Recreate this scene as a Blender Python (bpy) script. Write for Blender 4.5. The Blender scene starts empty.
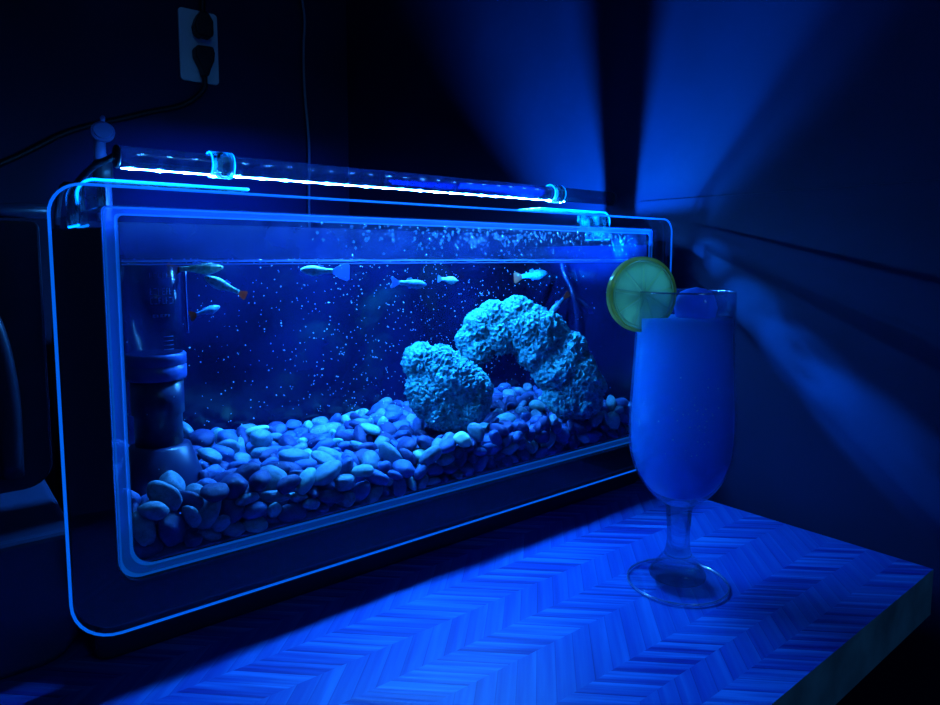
import bpy, bmesh, math, random
from mathutils import Vector, Matrix, Quaternion, noise

scene = bpy.context.scene
COL = scene.collection
PI = math.pi

# ------------------------------------------------------------------ helpers
def link(o, parent=None):
    COL.objects.link(o)
    if parent is not None:
        o.parent = parent
    return o

def tag(o, label=None, cat=None, group=None, kind=None):
    if label: o['label'] = label
    if cat: o['category'] = cat
    if group: o['group'] = group
    if kind: o['kind'] = kind
    return o

def empty(name, loc=(0, 0, 0)):
    o = bpy.data.objects.new(name, None)
    o.location = loc
    o.empty_display_size = .01
    return link(o)

def obj(name, bm, mat, parent=None, smooth=False, bevel=0, seg=2, origin=None):
    bmesh.ops.recalc_face_normals(bm, faces=bm.faces)
    off = Vector((0, 0, 0))
    if parent is not None:
        off = Vector(parent.location)
        if parent.parent is not None:
            off = off + Vector(parent.parent.location)
    if origin is not None and parent is None:
        off = Vector(origin)
    for v in bm.verts:
        v.co -= off
    me = bpy.data.meshes.new(name)
    bm.to_mesh(me); bm.free()
    o = bpy.data.objects.new(name, me)
    for m in (mat if isinstance(mat, (list, tuple)) else [mat]):
        me.materials.append(m)
    if smooth:
        for p_ in me.polygons: p_.use_smooth = True
    link(o, parent)
    if origin is not None and parent is None:
        o.location = origin
    if bevel:
        b = o.modifiers.new('bevel', 'BEVEL'); b.width = bevel; b.segments = seg; b.limit_method = 'ANGLE'; b.angle_limit = .6
    return o

def NB(): return bmesh.new()

def box(bm, x0, x1, y0, y1, z0, z1):
    r = bmesh.ops.create_cube(bm, size=1)
    for v in r['verts']:
        v.co = Vector(((x0 + x1) / 2 + (x1 - x0) * v.co.x, (y0 + y1) / 2 + (y1 - y0) * v.co.y, (z0 + z1) / 2 + (z1 - z0) * v.co.z))
    return bm

def rrect(x0, x1, z0, z1, r, n=8):
    """closed outline of a rounded rectangle, 4*(n+1) points, (x, z)"""
    if not isinstance(r, (tuple, list)): r = (r,) * 4
    P = []
    for cx, cz, a0, rr in ((x1 - r[0], z0 + r[0], -90, r[0]), (x1 - r[1], z1 - r[1], 0, r[1]), (x0 + r[2], z1 - r[2], 90, r[2]), (x0 + r[3], z0 + r[3], 180, r[3])):
        for i in range(n + 1):
            a = math.radians(a0 + 90 * i / n)
            P.append((cx + rr * math.cos(a), cz + rr * math.sin(a)))
    return P

def ring(bm, A, B, y0, y1):
    """solid ring in the x-z plane between outlines A (outer) and B (inner)"""
    n = len(A)
    V = [[bm.verts.new((p[0], y, p[1])) for p in Q] for Q in (A, B) for y in (y0, y1)]
    of, ob, nf, nb = V
    for i in range(n):
        j = (i + 1) % n
        bm.faces.new((of[i], of[j], nf[j], nf[i])); bm.faces.new((ob[i], nb[i], nb[j], ob[j]))
        bm.faces.new((of[i], ob[i], ob[j], of[j])); bm.faces.new((nf[i], nf[j], nb[j], nb[i]))
    return bm

def prism_xz(bm, P, y0, y1):
    a = [bm.verts.new((x, y0, z)) for x, z in P]; b = [bm.verts.new((x, y1, z)) for x, z in P]
    n = len(P)
    bm.faces.new(a); bm.faces.new(b[::-1])
    for i in range(n):
        bm.faces.new((a[i], b[i], b[(i + 1) % n], a[(i + 1) % n]))
    return bm

def prism_yz(bm, P, x0, x1):
    a = [bm.verts.new((x0, y, z)) for y, z in P]; b = [bm.verts.new((x1, y, z)) for y, z in P]
    n = len(P)
    bm.faces.new(a); bm.faces.new(b[::-1])
    for i in range(n):
        bm.faces.new((a[i], b[i], b[(i + 1) % n], a[(i + 1) % n]))
    return bm

def lathe(bm, prof, cx, cy, n=48, close_ends=True):
    """profile [(r, z)...] around the vertical axis at cx, cy; r=0 makes a pole"""
    rows = []
    for r, z in prof:
        if r < 1e-7: rows.append([bm.verts.new((cx, cy, z))])
        else: rows.append([bm.verts.new((cx + r * math.cos(2 * PI * i / n), cy + r * math.sin(2 * PI * i / n), z)) for i in range(n)])
    for a, b in zip(rows, rows[1:]):
        for i in range(n):
            j = (i + 1) % n
            if len(a) == 1 and len(b) == 1: continue
            if len(a) == 1: bm.faces.new((a[0], b[i], b[j]))
            elif len(b) == 1: bm.faces.new((a[i], a[j], b[0]))
            else: bm.faces.new((a[i], a[j], b[j], b[i]))
    return bm

def tube(bm, pts, r, n=10, caps=True):
    pts = [Vector(q) for q in pts]
    rad = r if isinstance(r, (list, tuple)) else [r] * len(pts)
    up = Vector((0, 0, 1)) if abs((pts[-1] - pts[0]).normalized().z) < .9 else Vector((1, 0, 0))
    rows = []
    for i, q in enumerate(pts):
        t = (pts[min(i + 1, len(pts) - 1)] - pts[max(i - 1, 0)]).normalized()
        u = t.cross(up).normalized(); w = t.cross(u)
        rows.append([bm.verts.new(q + (u * math.cos(2 * PI * k / n) + w * math.sin(2 * PI * k / n)) * rad[i]) for k in range(n)])
    for a, b in zip(rows, rows[1:]):
        for k in range(n):
            bm.faces.new((a[k], a[(k + 1) % n], b[(k + 1) % n], b[k]))
    if caps:
        bm.faces.new(rows[0]); bm.faces.new(rows[-1][::-1])
    return bm

def smooth_path(P, n=6):
    P = [Vector(q) for q in P]; out = []
    Q = [2 * P[0] - P[1]] + P + [2 * P[-1] - P[-2]]
    for i in range(1, len(Q) - 2):
        a, b, c, d = Q[i - 1:i + 3]
        for k in range(n):
            t = k / n
            out.append(.5 * ((2 * b) + (c - a) * t + (2 * a - 5 * b + 4 * c - d) * t * t + (3 * b - a - 3 * c + d) * t ** 3))
    return out + [P[-1]]

def strip(bm, path, th, y0, y1):
    """bent strip: path of (x, z) points, thickness th, from y0 to y1"""
    n = len(path); up, dn = [], []
    for i in range(n):
        a = Vector(path[max(i - 1, 0)]); b = Vector(path[min(i + 1, n - 1)])
        t = (b - a).normalized(); nn = Vector((-t.y, t.x)) * th / 2
        q = Vector(path[i]); up.append(q + nn); dn.append(q - nn)
    R = [[bm.verts.new((q.x, y, q.y)) for q in (up[i], dn[i]) for y in (y0, y1)] for i in range(n)]
    for a, b in zip(R, R[1:]):
        bm.faces.new((a[0], a[1], b[1], b[0])); bm.faces.new((a[2], b[2], b[3], a[3]))
        bm.faces.new((a[0], b[0], b[2], a[2])); bm.faces.new((a[1], a[3], b[3], b[1]))
    bm.faces.new((R[0][0], R[0][2], R[0][3], R[0][1])); bm.faces.new((R[-1][0], R[-1][1], R[-1][3], R[-1][2]))
    return bm

def arc(cx, cz, r, a0, a1, n=8):
    return [(cx + r * math.cos(math.radians(a0 + (a1 - a0) * i / n)), cz + r * math.sin(math.radians(a0 + (a1 - a0) * i / n))) for i in range(n + 1)]

def sphere(bm, c, r, sub=1, sc=(1, 1, 1)):
    q = bmesh.ops.create_icosphere(bm, subdivisions=sub, radius=r)
    for v in q['verts']:
        v.co = Vector((v.co.x * sc[0], v.co.y * sc[1], v.co.z * sc[2])) + Vector(c)

# ------------------------------------------------------------------ materials
class N:
    def __init__(s, name):
        s.m = bpy.data.materials.new(name); s.m.use_nodes = True
        s.t = s.m.node_tree; s.t.nodes.clear()
        s.out = s.t.nodes.new('ShaderNodeOutputMaterial')
    def n(s, typ, **kw):
        x = s.t.nodes.new('ShaderNode' + typ)
        for k, v in kw.items():
            if k.startswith('i_'):
                x.inputs[k[2:].replace('_', ' ')].default_value = v
            else: setattr(x, k, v)
        return x
    def l(s, a, ao, b, bi): s.t.links.new(a.outputs[ao], b.inputs[bi])
    def math(s, op, a, b=None, c=None):
        x = s.n('Math', operation=op)
        for i, v in enumerate((a, b, c)):
            if v is None: continue
            if isinstance(v, (int, float)): x.inputs[i].default_value = v
            else: s.t.links.new(v, x.inputs[i])
        return x.outputs[0]
    def mix(s, fac, a, b):
        x = s.n('MixShader')
        if isinstance(fac, (int, float)): x.inputs[0].default_value = fac
        else: s.t.links.new(fac, x.inputs[0])
        s.t.links.new(a, x.inputs[1]); s.t.links.new(b, x.inputs[2])
        return x.outputs[0]
    def done(s, sh): s.t.links.new(sh, s.out.inputs['Surface']); return s.m

def pbr(name, col, rough=.5, spec=.5, noise_amt=0, noise_scale=60, bump=0, bump_scale=200, metallic=0, sss=0, sss_r=.01, coat=0):
    w = N(name)
    b = w.n('BsdfPrincipled')
    b.inputs['Base Color'].default_value = (*col, 1); b.inputs['Roughness'].default_value = rough
    b.inputs['Specular IOR Level'].default_value = spec; b.inputs['Metallic'].default_value = metallic
    b.inputs['Coat Weight'].default_value = coat
    if sss:
        b.inputs['Subsurface Weight'].default_value = sss; b.inputs['Subsurface Radius'].default_value = (1, 1, 1); b.inputs['Subsurface Scale'].default_value = sss_r
    if noise_amt:
        tc = w.n('TexCoord'); nz = w.n('TexNoise', i_Scale=noise_scale, i_Detail=5.0)
        w.l(tc, 'Object', nz, 'Vector')
        r = w.n('ValToRGB'); r.color_ramp.elements[0].position = .3; r.color_ramp.elements[1].position = .7
        r.color_ramp.elements[0].color = (*[c * (1 - noise_amt) for c in col], 1)
        r.color_ramp.elements[1].color = (*[min(1, c * (1 + noise_amt)) for c in col], 1)
        w.l(nz, 'Fac', r, 'Fac'); w.l(r, 'Color', b, 'Base Color')
    if bump:
        tc = w.n('TexCoord'); nz = w.n('TexNoise', i_Scale=bump_scale, i_Detail=4.0)
        w.l(tc, 'Object', nz, 'Vector')
        bp = w.n('Bump', i_Strength=bump, i_Distance=.001); w.l(nz, 'Fac', bp, 'Height'); w.l(bp, 'Normal', b, 'Normal')
    return w.done(b.outputs[0])

def pane_mat(name, tint=(1, 1, 1), base=.04, gain=.9, rough=.02, power=5):
    """thin clear pane: transparent, with a mirror coat that grows towards grazing"""
    w = N(name)
    t = w.n('BsdfTransparent'); t.inputs[0].default_value = (*tint, 1)
    g = w.n('BsdfGlossy', i_Roughness=rough)
    lw = w.n('LayerWeight', i_Blend=.5)
    f = w.math('MULTIPLY_ADD', w.math('POWER', lw.outputs['Facing'], power), gain, base)
    return w.done(w.mix(f, t.outputs[0], g.outputs[0]))

def glass_mat(name, col=(1, 1, 1), rough=0, ior=1.47):
    w = N(name); g = w.n('BsdfGlass', i_Roughness=rough, i_IOR=ior); g.inputs[0].default_value = (*col, 1)
    return w.done(g.outputs[0])

def glow_mat(name, col, strength):
    w = N(name); e = w.n('Emission', i_Strength=strength); e.inputs[0].default_value = (*col, 1)
    d = w.n('BsdfDiffuse'); d.inputs[0].default_value = (.02, .03, .06, 1); g = w.n('NewGeometry')   # a lamp on its outer face only
    return w.done(w.mix(g.outputs['Backfacing'], e.outputs[0], d.outputs[0]))

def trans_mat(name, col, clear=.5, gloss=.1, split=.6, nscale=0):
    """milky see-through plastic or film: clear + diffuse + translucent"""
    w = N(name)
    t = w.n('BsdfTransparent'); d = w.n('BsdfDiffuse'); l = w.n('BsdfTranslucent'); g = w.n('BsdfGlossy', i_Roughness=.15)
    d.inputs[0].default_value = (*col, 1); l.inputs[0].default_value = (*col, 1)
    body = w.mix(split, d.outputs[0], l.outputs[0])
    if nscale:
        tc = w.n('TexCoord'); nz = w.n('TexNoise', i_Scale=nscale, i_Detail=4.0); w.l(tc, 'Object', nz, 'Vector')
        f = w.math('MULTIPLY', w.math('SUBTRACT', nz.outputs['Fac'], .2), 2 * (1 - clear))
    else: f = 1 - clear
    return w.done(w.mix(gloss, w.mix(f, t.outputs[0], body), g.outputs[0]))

LED = (.032, .29, 1.0)
GLOW = (0, .17, 1.0)
M = {}
M['wall'] = pbr('dark_wall_paint', (.008, .014, .052), .65, .2, .12, 9, .15, 300)
M['floor'] = pbr('dark_floor', (.04, .04, .05), .6, .3, .2, 8)
M['black'] = pbr('black_plastic', (.016, .022, .040), .35, .4)
M['blacksoft'] = pbr('black_matt', (.010, .011, .014), .7, .2)
M['darkblue'] = pbr('dark_housing', (.03, .05, .10), .3, .5)
M['filter'] = pbr('filter_plastic', (.008, .016, .07), .35, .5)
M['collar'] = pbr('filter_collar_plastic', (.03, .08, .32), .35, .5)
M['mark'] = pbr('filter_marking', (.20, .32, .55), .5, .4)
M['bodybar'] = trans_mat('lamp_body', (.010, .018, .07), .42, .04, .5)
M['white'] = pbr('white_plastic', (.75, .77, .78), .35, .5)
M['plug'] = pbr('black_plug', (.008, .008, .010), .5, .3)
M['cord'] = pbr('white_cord_sheath', (.16, .22, .26), .5, .4)
M['valve'] = pbr('blue_grey_plastic', (.08, .16, .42), .4, .5)
M['led'] = glow_mat('led_light', LED, 880)
M['leddot'] = glow_mat('led_chip', LED, 880 * 1.6)
M['pane'] = pane_mat('clear_pane')
M['frontpane'] = pane_mat('front_pane', (.97, .98, 1), .02, .5, .02)
M['sidepane'] = pane_mat('side_pane', (.9, .93, 1), .05, .9, .03)
def bowl_mat():
    w = N('misted_glass_wall')
    tr = w.n('BsdfTransparent'); tr.inputs[0].default_value = (.96, .97, 1, 1); g = w.n('BsdfGlossy', i_Roughness=.03); d = w.n('BsdfDiffuse'); l = w.n('BsdfTranslucent')
    for q in (d, l): q.inputs[0].default_value = (.03, .33, .98, 1)
    lw = w.n('LayerWeight', i_Blend=.5); f = w.math('MULTIPLY_ADD', w.math('POWER', lw.outputs['Facing'], 2.5), .6, .04)
    return w.done(w.mix(f, w.mix(.13, tr.outputs[0], w.mix(.6, d.outputs[0], l.outputs[0])), g.outputs[0]))
M['bowl'] = bowl_mat()
M['footglass'] = pane_mat('clear_glass_foot', (.97, .98, 1), .03, .45, .02, 3)
M['glassrim'] = trans_mat('rim_painted_highlight', (.3, .45, .8), .6, .3, .5)  # milky tone paints in the bright outline of the glass edges
def stem_mat():
    w = N('solid_glass'); g = w.n('BsdfGlass', i_Roughness=0, i_IOR=1.4); t_ = w.n('BsdfTransparent'); t_.inputs[0].default_value = (.93, .96, 1, 1)
    return w.done(w.mix(.45, g.outputs[0], t_.outputs[0]))
M['glass'] = stem_mat()
M['bezel'] = pane_mat('bezel_glass', (.90, .95, 1), .035, .8, .02)
M['film'] = trans_mat('condensation_film', (.2, .34, .9), .965, .02, .6, 90)
M['drop'] = trans_mat('water_drop', (.25, .62, .98), .55, .35, .5)
M['meniscus'] = trans_mat('meniscus_line', (.2, .34, .85), .35, .2, .6)
M['speck'] = pbr('bubble_white', (.6, .85, .95), .3, .5)
M['airline'] = trans_mat('airline_tubing', (.02, .05, .22), .62, .04, .5)
M['cylinder'] = trans_mat('filter_cylinder_plastic', (.01, .025, .12), .45, .02, .4)

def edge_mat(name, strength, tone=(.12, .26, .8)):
    '''acrylic or pane edge, its piped lamp glow put in as emission'''
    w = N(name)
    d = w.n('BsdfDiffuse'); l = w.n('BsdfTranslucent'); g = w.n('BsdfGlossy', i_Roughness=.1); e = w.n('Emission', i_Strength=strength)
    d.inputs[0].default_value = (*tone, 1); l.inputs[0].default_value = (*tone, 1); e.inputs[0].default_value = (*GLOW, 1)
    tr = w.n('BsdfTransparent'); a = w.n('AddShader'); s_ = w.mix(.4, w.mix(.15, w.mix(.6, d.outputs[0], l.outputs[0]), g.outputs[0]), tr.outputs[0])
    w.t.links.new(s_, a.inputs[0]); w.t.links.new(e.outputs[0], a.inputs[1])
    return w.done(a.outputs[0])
M['edge'] = edge_mat('pane_edge_painted_glow', .11, (.06, .15, .75))
M['edgehi'] = edge_mat('seam_painted_glow', .30)
M['rim'] = edge_mat('rim_painted_glow', .42)
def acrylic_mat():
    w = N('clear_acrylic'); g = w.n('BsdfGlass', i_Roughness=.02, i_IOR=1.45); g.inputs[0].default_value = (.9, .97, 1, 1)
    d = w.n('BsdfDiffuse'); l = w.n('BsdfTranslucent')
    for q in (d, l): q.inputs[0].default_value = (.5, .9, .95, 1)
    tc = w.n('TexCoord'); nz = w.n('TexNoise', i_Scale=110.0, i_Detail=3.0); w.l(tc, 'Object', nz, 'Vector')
    f = w.math('MULTIPLY', w.math('MAXIMUM', w.math('SUBTRACT', nz.outputs['Fac'], .42), 0.0), 1.6)  # milky blotches put in for scattered glints on the acrylic
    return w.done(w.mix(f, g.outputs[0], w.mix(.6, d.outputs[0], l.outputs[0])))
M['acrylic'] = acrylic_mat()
M['acryledge'] = edge_mat('cut_edge_painted_glow', 3.2, (.6, .9, .95))  # bright cut edges of the brackets, glow painted in as emission

# water surface
def water_mat():
    w = N('water_surface')
    t = w.n('BsdfTransparent'); g = w.n('BsdfGlossy', i_Roughness=.03)
    tc = w.n('TexCoord'); nz = w.n('TexNoise', i_Scale=45.0, i_Detail=2.0); w.l(tc, 'Object', nz, 'Vector')
    bp = w.n('Bump', i_Strength=.25, i_Distance=.002); w.l(nz, 'Fac', bp, 'Height'); w.l(bp, 'Normal', g, 'Normal')
    lw = w.n('LayerWeight', i_Blend=.5)
    f = w.math('MULTIPLY_ADD', w.math('POWER', lw.outputs['Facing'], 5), .7, .03)
    return w.done(w.mix(f, t.outputs[0], g.outputs[0]))
M['water'] = water_mat()

def backfilm_mat():
    w = N('dark_back_film')
    b = w.n('BsdfPrincipled', i_Roughness=.16); b.inputs['Specular IOR Level'].default_value = .5
    tc = w.n('TexCoord'); nz = w.n('TexNoise', i_Scale=14.0, i_Detail=5.0); w.l(tc, 'Object', nz, 'Vector')
    r = w.n('ValToRGB'); r.color_ramp.elements[0].position = .35; r.color_ramp.elements[1].position = .75
    r.color_ramp.elements[0].color = (.001, .0025, .016, 1); r.color_ramp.elements[1].color = (.003, .007, .048, 1)
    w.l(nz, 'Fac', r, 'Fac'); w.l(r, 'Color', b, 'Base Color')
    return w.done(b.outputs[0])
M['backfilm'] = backfilm_mat()

def chevron_mat():
    """table top: columns of slanted planks meeting in chevrons, boundaries at given y"""
    w = N('chevron_planks')
    tc = w.n('TexCoord'); sx = w.n('SeparateXYZ'); w.l(tc, 'Object', sx, 0)
    x, y = sx.outputs[0], sx.outputs[1]
    edges = [.1843, .2065, .2335, .2745, .305, .335, .37, .405, .44, .475, .51, .545, .58, .615, .65]
    cnt = None
    for e in edges:
        g = w.math('GREATER_THAN', y, e)
        cnt = g if cnt is None else w.math('ADD', cnt, g)
    par = w.math('MODULO', cnt, 2.0)                    # 0 : slants one way, 1 : the other
    sgn = w.math('MULTIPLY_ADD', par, -2.0, 1.0)
    # stripe coordinate, constant along a plank
    u = w.math('ADD', x, w.math('MULTIPLY', y, sgn))
    v = w.math('SUBTRACT', x, w.math('MULTIPLY', y, sgn))
    pl = w.math('FLOOR', w.math('DIVIDE', u, .0155))
    fr = w.math('FRACT', w.math('DIVIDE', u, .0155))
    cm = w.n('CombineXYZ'); w.t.links.new(pl, cm.inputs[0]); w.t.links.new(cnt, cm.inputs[1])
    wn = w.n('TexWhiteNoise', noise_dimensions='2D'); w.l(cm, 0, wn, 'Vector')
    # grain : noise stretched along the plank
    gv = w.n('CombineXYZ')
    w.t.links.new(w.math('MULTIPLY', u, 210.0), gv.inputs[0]); w.t.links.new(w.math('MULTIPLY', v, 9.0), gv.inputs[1]); w.t.links.new(w.math('MULTIPLY', cnt, 7.7), gv.inputs[2])
    gn = w.n('TexNoise', i_Scale=1.0, i_Detail=4.0, i_Roughness=.55); w.l(gv, 0, gn, 'Vector')
    gv2 = w.n('CombineXYZ')
    w.t.links.new(w.math('MULTIPLY', u, 120.0), gv2.inputs[0]); w.t.links.new(w.math('MULTIPLY', v, 5.0), gv2.inputs[1]); w.t.links.new(w.math('MULTIPLY', cnt, 3.1), gv2.inputs[2])
    gn2 = w.n('TexNoise', i_Scale=1.0, i_Detail=2.0); w.l(gv2, 0, gn2, 'Vector')
    amp = w.math('MULTIPLY_ADD', w.math('SUBTRACT', 1.0, par), .0, 1.0)
    contrast = w.math('MULTIPLY_ADD', par, -0.55, 0.9)
    tone = w.math('ADD', w.math('MULTIPLY', w.math('SUBTRACT', gn.outputs['Fac'], .5), 1.5),
                  w.math('ADD', w.math('MULTIPLY', w.math('SUBTRACT', gn2.outputs['Fac'], .5), 1.9),
                         w.math('ADD', w.math('MULTIPLY', w.math('SUBTRACT', wn.outputs['Value'], .5), .35), w.math('MULTIPLY', w.math('SUBTRACT', fr, .5), .6))))  # last term grades each plank across, painting in a bevel's shading
    val = w.math('MULTIPLY_ADD', tone, contrast, .55)
    r = w.n('ValToRGB'); e = r.color_ramp.elements
    e[0].position = .10; e[0].color = (.012, .016, .24, 1)
    e[1].position = .95; e[1].color = (.03, .19, .58, 1)
    m1 = e.new(.42); m1.color = (.008, .062, .37, 1)
    m2 = e.new(.62); m2.color = (.01, .096, .42, 1)
    w.t.links.new(val, r.inputs[0])
    b = w.n('BsdfPrincipled', i_Roughness=.42); b.inputs['Specular IOR Level'].default_value = .35
    # a thin groove between planks
    gr = w.math('LESS_THAN', fr, .05)
    mx = w.n('MixRGB', blend_type='MULTIPLY'); w.l(r, 0, mx, 1); mx.inputs[2].default_value = (.72, .72, .8, 1)
    w.t.links.new(gr, mx.inputs[0]); w.l(mx, 0, b, 'Base Color')
    bp = w.n('Bump', i_Strength=.35, i_Distance=.0006); w.t.links.new(val, bp.inputs['Height']); w.l(bp, 'Normal', b, 'Normal')
    return w.done(b.outputs[0])
M['chevron'] = chevron_mat()
M['side'] = pbr('table_edge_wood', (.34, .62, .62), .6, .3, .35, 25, .3, 160)

def pebble_mat(name, c, vein=.35):
    w = N(name)
    tc = w.n('TexCoord'); oi = w.n('ObjectInfo')
    ad = w.n('VectorMath', operation='ADD'); w.l(tc, 'Object', ad, 0)
    rnd = w.n('CombineXYZ'); w.t.links.new(w.math('MULTIPLY', oi.outputs['Random'], 40.0), rnd.inputs[0]); w.l(rnd, 0, ad, 1)
    nz = w.n('TexNoise', i_Scale=2.2, i_Detail=8.0, i_Roughness=.7); w.l(ad, 0, nz, 'Vector')
    r = w.n('ValToRGB'); r.color_ramp.elements[0].position = .3; r.color_ramp.elements[1].position = .72
    r.color_ramp.elements[0].color = (*[q * (1 - vein) for q in c], 1); r.color_ramp.elements[1].color = (*[min(1, q * (1 + vein)) for q in c], 1)
    w.l(nz, 'Fac', r, 'Fac')
    b = w.n('BsdfPrincipled', i_Roughness=.5); b.inputs['Specular IOR Level'].default_value = .4
    w.l(r, 0, b, 'Base Color')
    bp = w.n('Bump', i_Strength=.25, i_Distance=.02); w.l(nz, 'Fac', bp, 'Height'); w.l(bp, 'Normal', b, 'Normal')
    return w.done(b.outputs[0])
PEB = {
 'dark': pebble_mat('dark_slate_pebble', (.03, .05, .17), .4),
 'blue': pebble_mat('blue_grey_pebble', (.05, .13, .36), .35),
 'grey': pebble_mat('mottled_grey_pebble', (.14, .28, .38), .45),
 'pale': pebble_mat('pale_pebble', (.22, .52, .54), .3),
 'bright': pebble_mat('white_pebble', (.55, 1.0, .68), .05),
}
def rock_mat():
    w = N('live_rock')
    tc = w.n('TexCoord'); nz = w.n('TexNoise', i_Scale=230.0, i_Detail=6.0, i_Roughness=.7); w.l(tc, 'Object', nz, 'Vector')
    r = w.n('ValToRGB'); r.color_ramp.elements[0].position = .3; r.color_ramp.elements[1].position = .68
    r.color_ramp.elements[0].color = (.010, .07, .20, 1); r.color_ramp.elements[1].color = (.11, .66, .60, 1)
    w.l(nz, 'Fac', r, 'Fac')
    b = w.n('BsdfPrincipled', i_Roughness=.8); b.inputs['Specular IOR Level'].default_value = .25
    n2 = w.n('TexNoise', i_Scale=420.0, i_Detail=3.0); w.l(tc, 'Object', n2, 'Vector')
    bp = w.n('Bump', i_Strength=1.0, i_Distance=.002); w.l(n2, 'Fac', bp, 'Height'); w.l(bp, 'Normal', b, 'Normal')
    w.l(r, 0, b, 'Base Color')
    return w.done(b.outputs[0])
M['rock'] = rock_mat()
M['gravel'] = pbr('gravel_bed_stone', (.05, .10, .24), .7, .3, .6, 70, .8, 120)

# ------------------------------------------------------------------ the room
def structure(name, bm, mat): return tag(obj(name, bm, mat), kind='structure')
BW, RW, FZ = 1.10, .612, -.72
structure('floor', box(NB(), -2.2, RW, -2.0, BW, FZ - .05, FZ), M['floor'])
structure('wall_back', box(NB(), -2.2, RW + .1, BW, BW + .1, FZ, 1.75), M['wall'])
structure('wall_right', box(NB(), RW, RW + .1, -2.0, BW, FZ, 1.75), M['wall'])
structure('ceiling', box(NB(), -2.2, RW + .1, -2.0, BW + .1, 1.75, 1.8), M['wall'])
structure('trim_1', box(NB(), RW - .0012, RW, -.3, .46, .2950, .2958), M['wall'])

# ------------------------------------------------------------------ table
T = empty('side_table', (0, .4, -.72))
tag(T, 'low table with a blue chevron plank top carrying the aquarium and the drink', 'table')
top = obj('tabletop', box(NB(), -.55, .584, .161, .70, -.036, 0), [M['chevron'], M['side']], T)
for p_ in top.data.polygons:
    p_.material_index = 0 if p_.normal.z > .5 else 1
for x in (-.45, .47):
    for y in (.33, .63):
        obj('leg', box(NB(), x - .025, x + .025, y - .025, y + .025, -.72, -.036), M['side'], T)

def fix_tex(o):
    """object coordinates of the chevrons run in the room's own metres"""
    return o
top.data.transform(Matrix.Translation((0, .4, -.72)))
top.location = (0, -.4, .72)

# ------------------------------------------------------------------ aquarium
Y0 = .405
A = empty('aquarium', (.32, .5, 0))
tag(A, 'rectangular glass aquarium with a wide rounded glass front bezel on the table', 'aquarium')
outer = rrect(.0530, .5930, .0245, .2735, (.02, .013, .016, .024))
inner = rrect(.0780, .5695, .0510, .2632, (.008, .004, .004, .013))
obj('front_bezel', ring(NB(), outer, inner, Y0, Y0 + .006), M['bezel'], A, bevel=.0018, seg=3)
def closed_tube(bm, P, r, y, n=8):
    m_ = len(P); rows = []
    for i in range(m_):
        a = Vector(P[i - 1]); b = Vector(P[(i + 1) % m_]); d = (b - a).normalized(); nn = Vector((-d.y, d.x))
        rows.append([bm.verts.new((P[i][0] + nn.x * r * math.cos(2 * PI * k / n), y + r * math.sin(2 * PI * k / n), P[i][1] + nn.y * r * math.cos(2 * PI * k / n))) for k in range(n)])
    for i in range(m_):
        a, b = rows[i], rows[(i + 1) % m_]
        for k in range(n): bm.faces.new((a[k], a[(k + 1) % n], b[(k + 1) % n], b[k]))
    return bm
obj('bezel_rim', closed_tube(NB(), outer, .0008, Y0 + .0012), M['rim'], A, True)  # thin tube whose emission stands for light piped to the rim
# black backing behind the bezel's sides and bottom
def U(xa, xb, z0, zl, zr, ra, ia, ib, iz, ri):
    P = [(xa, zl)] + arc(xa + ra, z0 + ra, ra, 180, 270) + arc(xb - ra, z0 + ra, ra, 270, 360) + [(xb, zr), (ib, zr)] + \
        arc(ib - ri, iz + ri, ri, 0, -90) + arc(ia + ri, iz + ri, ri, 270, 180) + [(ia, zl + .0015)]
    return P
obj('bezel_backing', prism_xz(NB(), U(.0555, .5905, .0268, .2500, .2520, .021, .0775, .5700, .0505, .010), Y0 + .0065, Y0 + .0165), M['blacksoft'], A)
obj('front_pane', box(NB(), .0782, .5693, Y0 + .0045, Y0 + .0062, .0512, .2630), M['frontpane'], A)
# seams with added glow where the walls' edges meet the front pane
def bead(bm, A_, B_, y, bulge):
    n = len(A_); rows = []
    for t in (0, .25, .5, .75, 1):
        rows.append([bm.verts.new((a[0] * (1 - t) + b[0] * t, y - bulge * math.sin(PI * t), a[1] * (1 - t) + b[1] * t)) for a, b in zip(A_, B_)])
    for r0, r1 in zip(rows, rows[1:]):
        for i in range(n):
            j = (i + 1) % n; bm.faces.new((r0[i], r0[j], r1[j], r1[i]))
    return bm
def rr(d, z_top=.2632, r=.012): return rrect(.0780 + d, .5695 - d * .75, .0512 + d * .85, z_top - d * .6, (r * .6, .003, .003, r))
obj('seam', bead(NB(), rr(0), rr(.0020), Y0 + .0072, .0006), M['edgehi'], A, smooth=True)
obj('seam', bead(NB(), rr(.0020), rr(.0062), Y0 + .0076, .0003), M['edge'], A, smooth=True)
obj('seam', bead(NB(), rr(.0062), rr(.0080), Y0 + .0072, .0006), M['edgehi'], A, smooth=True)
obj('left_pane', box(NB(), .079, .087, Y0 + .0085, .591, .050, .2635), M['sidepane'], A, bevel=.0008)
obj('right_pane', box(NB(), .5625, .5705, Y0 + .0085, .591, .050, .2480), M['backfilm'], A)
obj('pane_lip', box(NB(), .5625, .5705, Y0 + .0085, .591, .2481, .2635), M['sidepane'], A, bevel=.0008)
obj('back_pane', box(NB(), .087, .5625, .585, .591, .058, .2635), M['backfilm'], A, bevel=.0008)
obj('bottom_pane', box(NB(), .087, .5625, Y0 + .0085, .591, .050, .0580), M['blacksoft'], A)
obj('plinth', prism_xz(NB(), rrect(.066, .575, 0, .0236, .009), Y0 + .02, .588), M['black'], A, bevel=.002)
obj('plinth_riser', box(NB(), .079, .5705, Y0 + .018, .591, .0236, .050), M['blacksoft'], A)
film = obj('condensation', box(NB(), .0885, .5615, Y0 + .0088, Y0 + .0091, .2345, .2590), M['film'], A)
random.seed(3)
db = NB()
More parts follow.
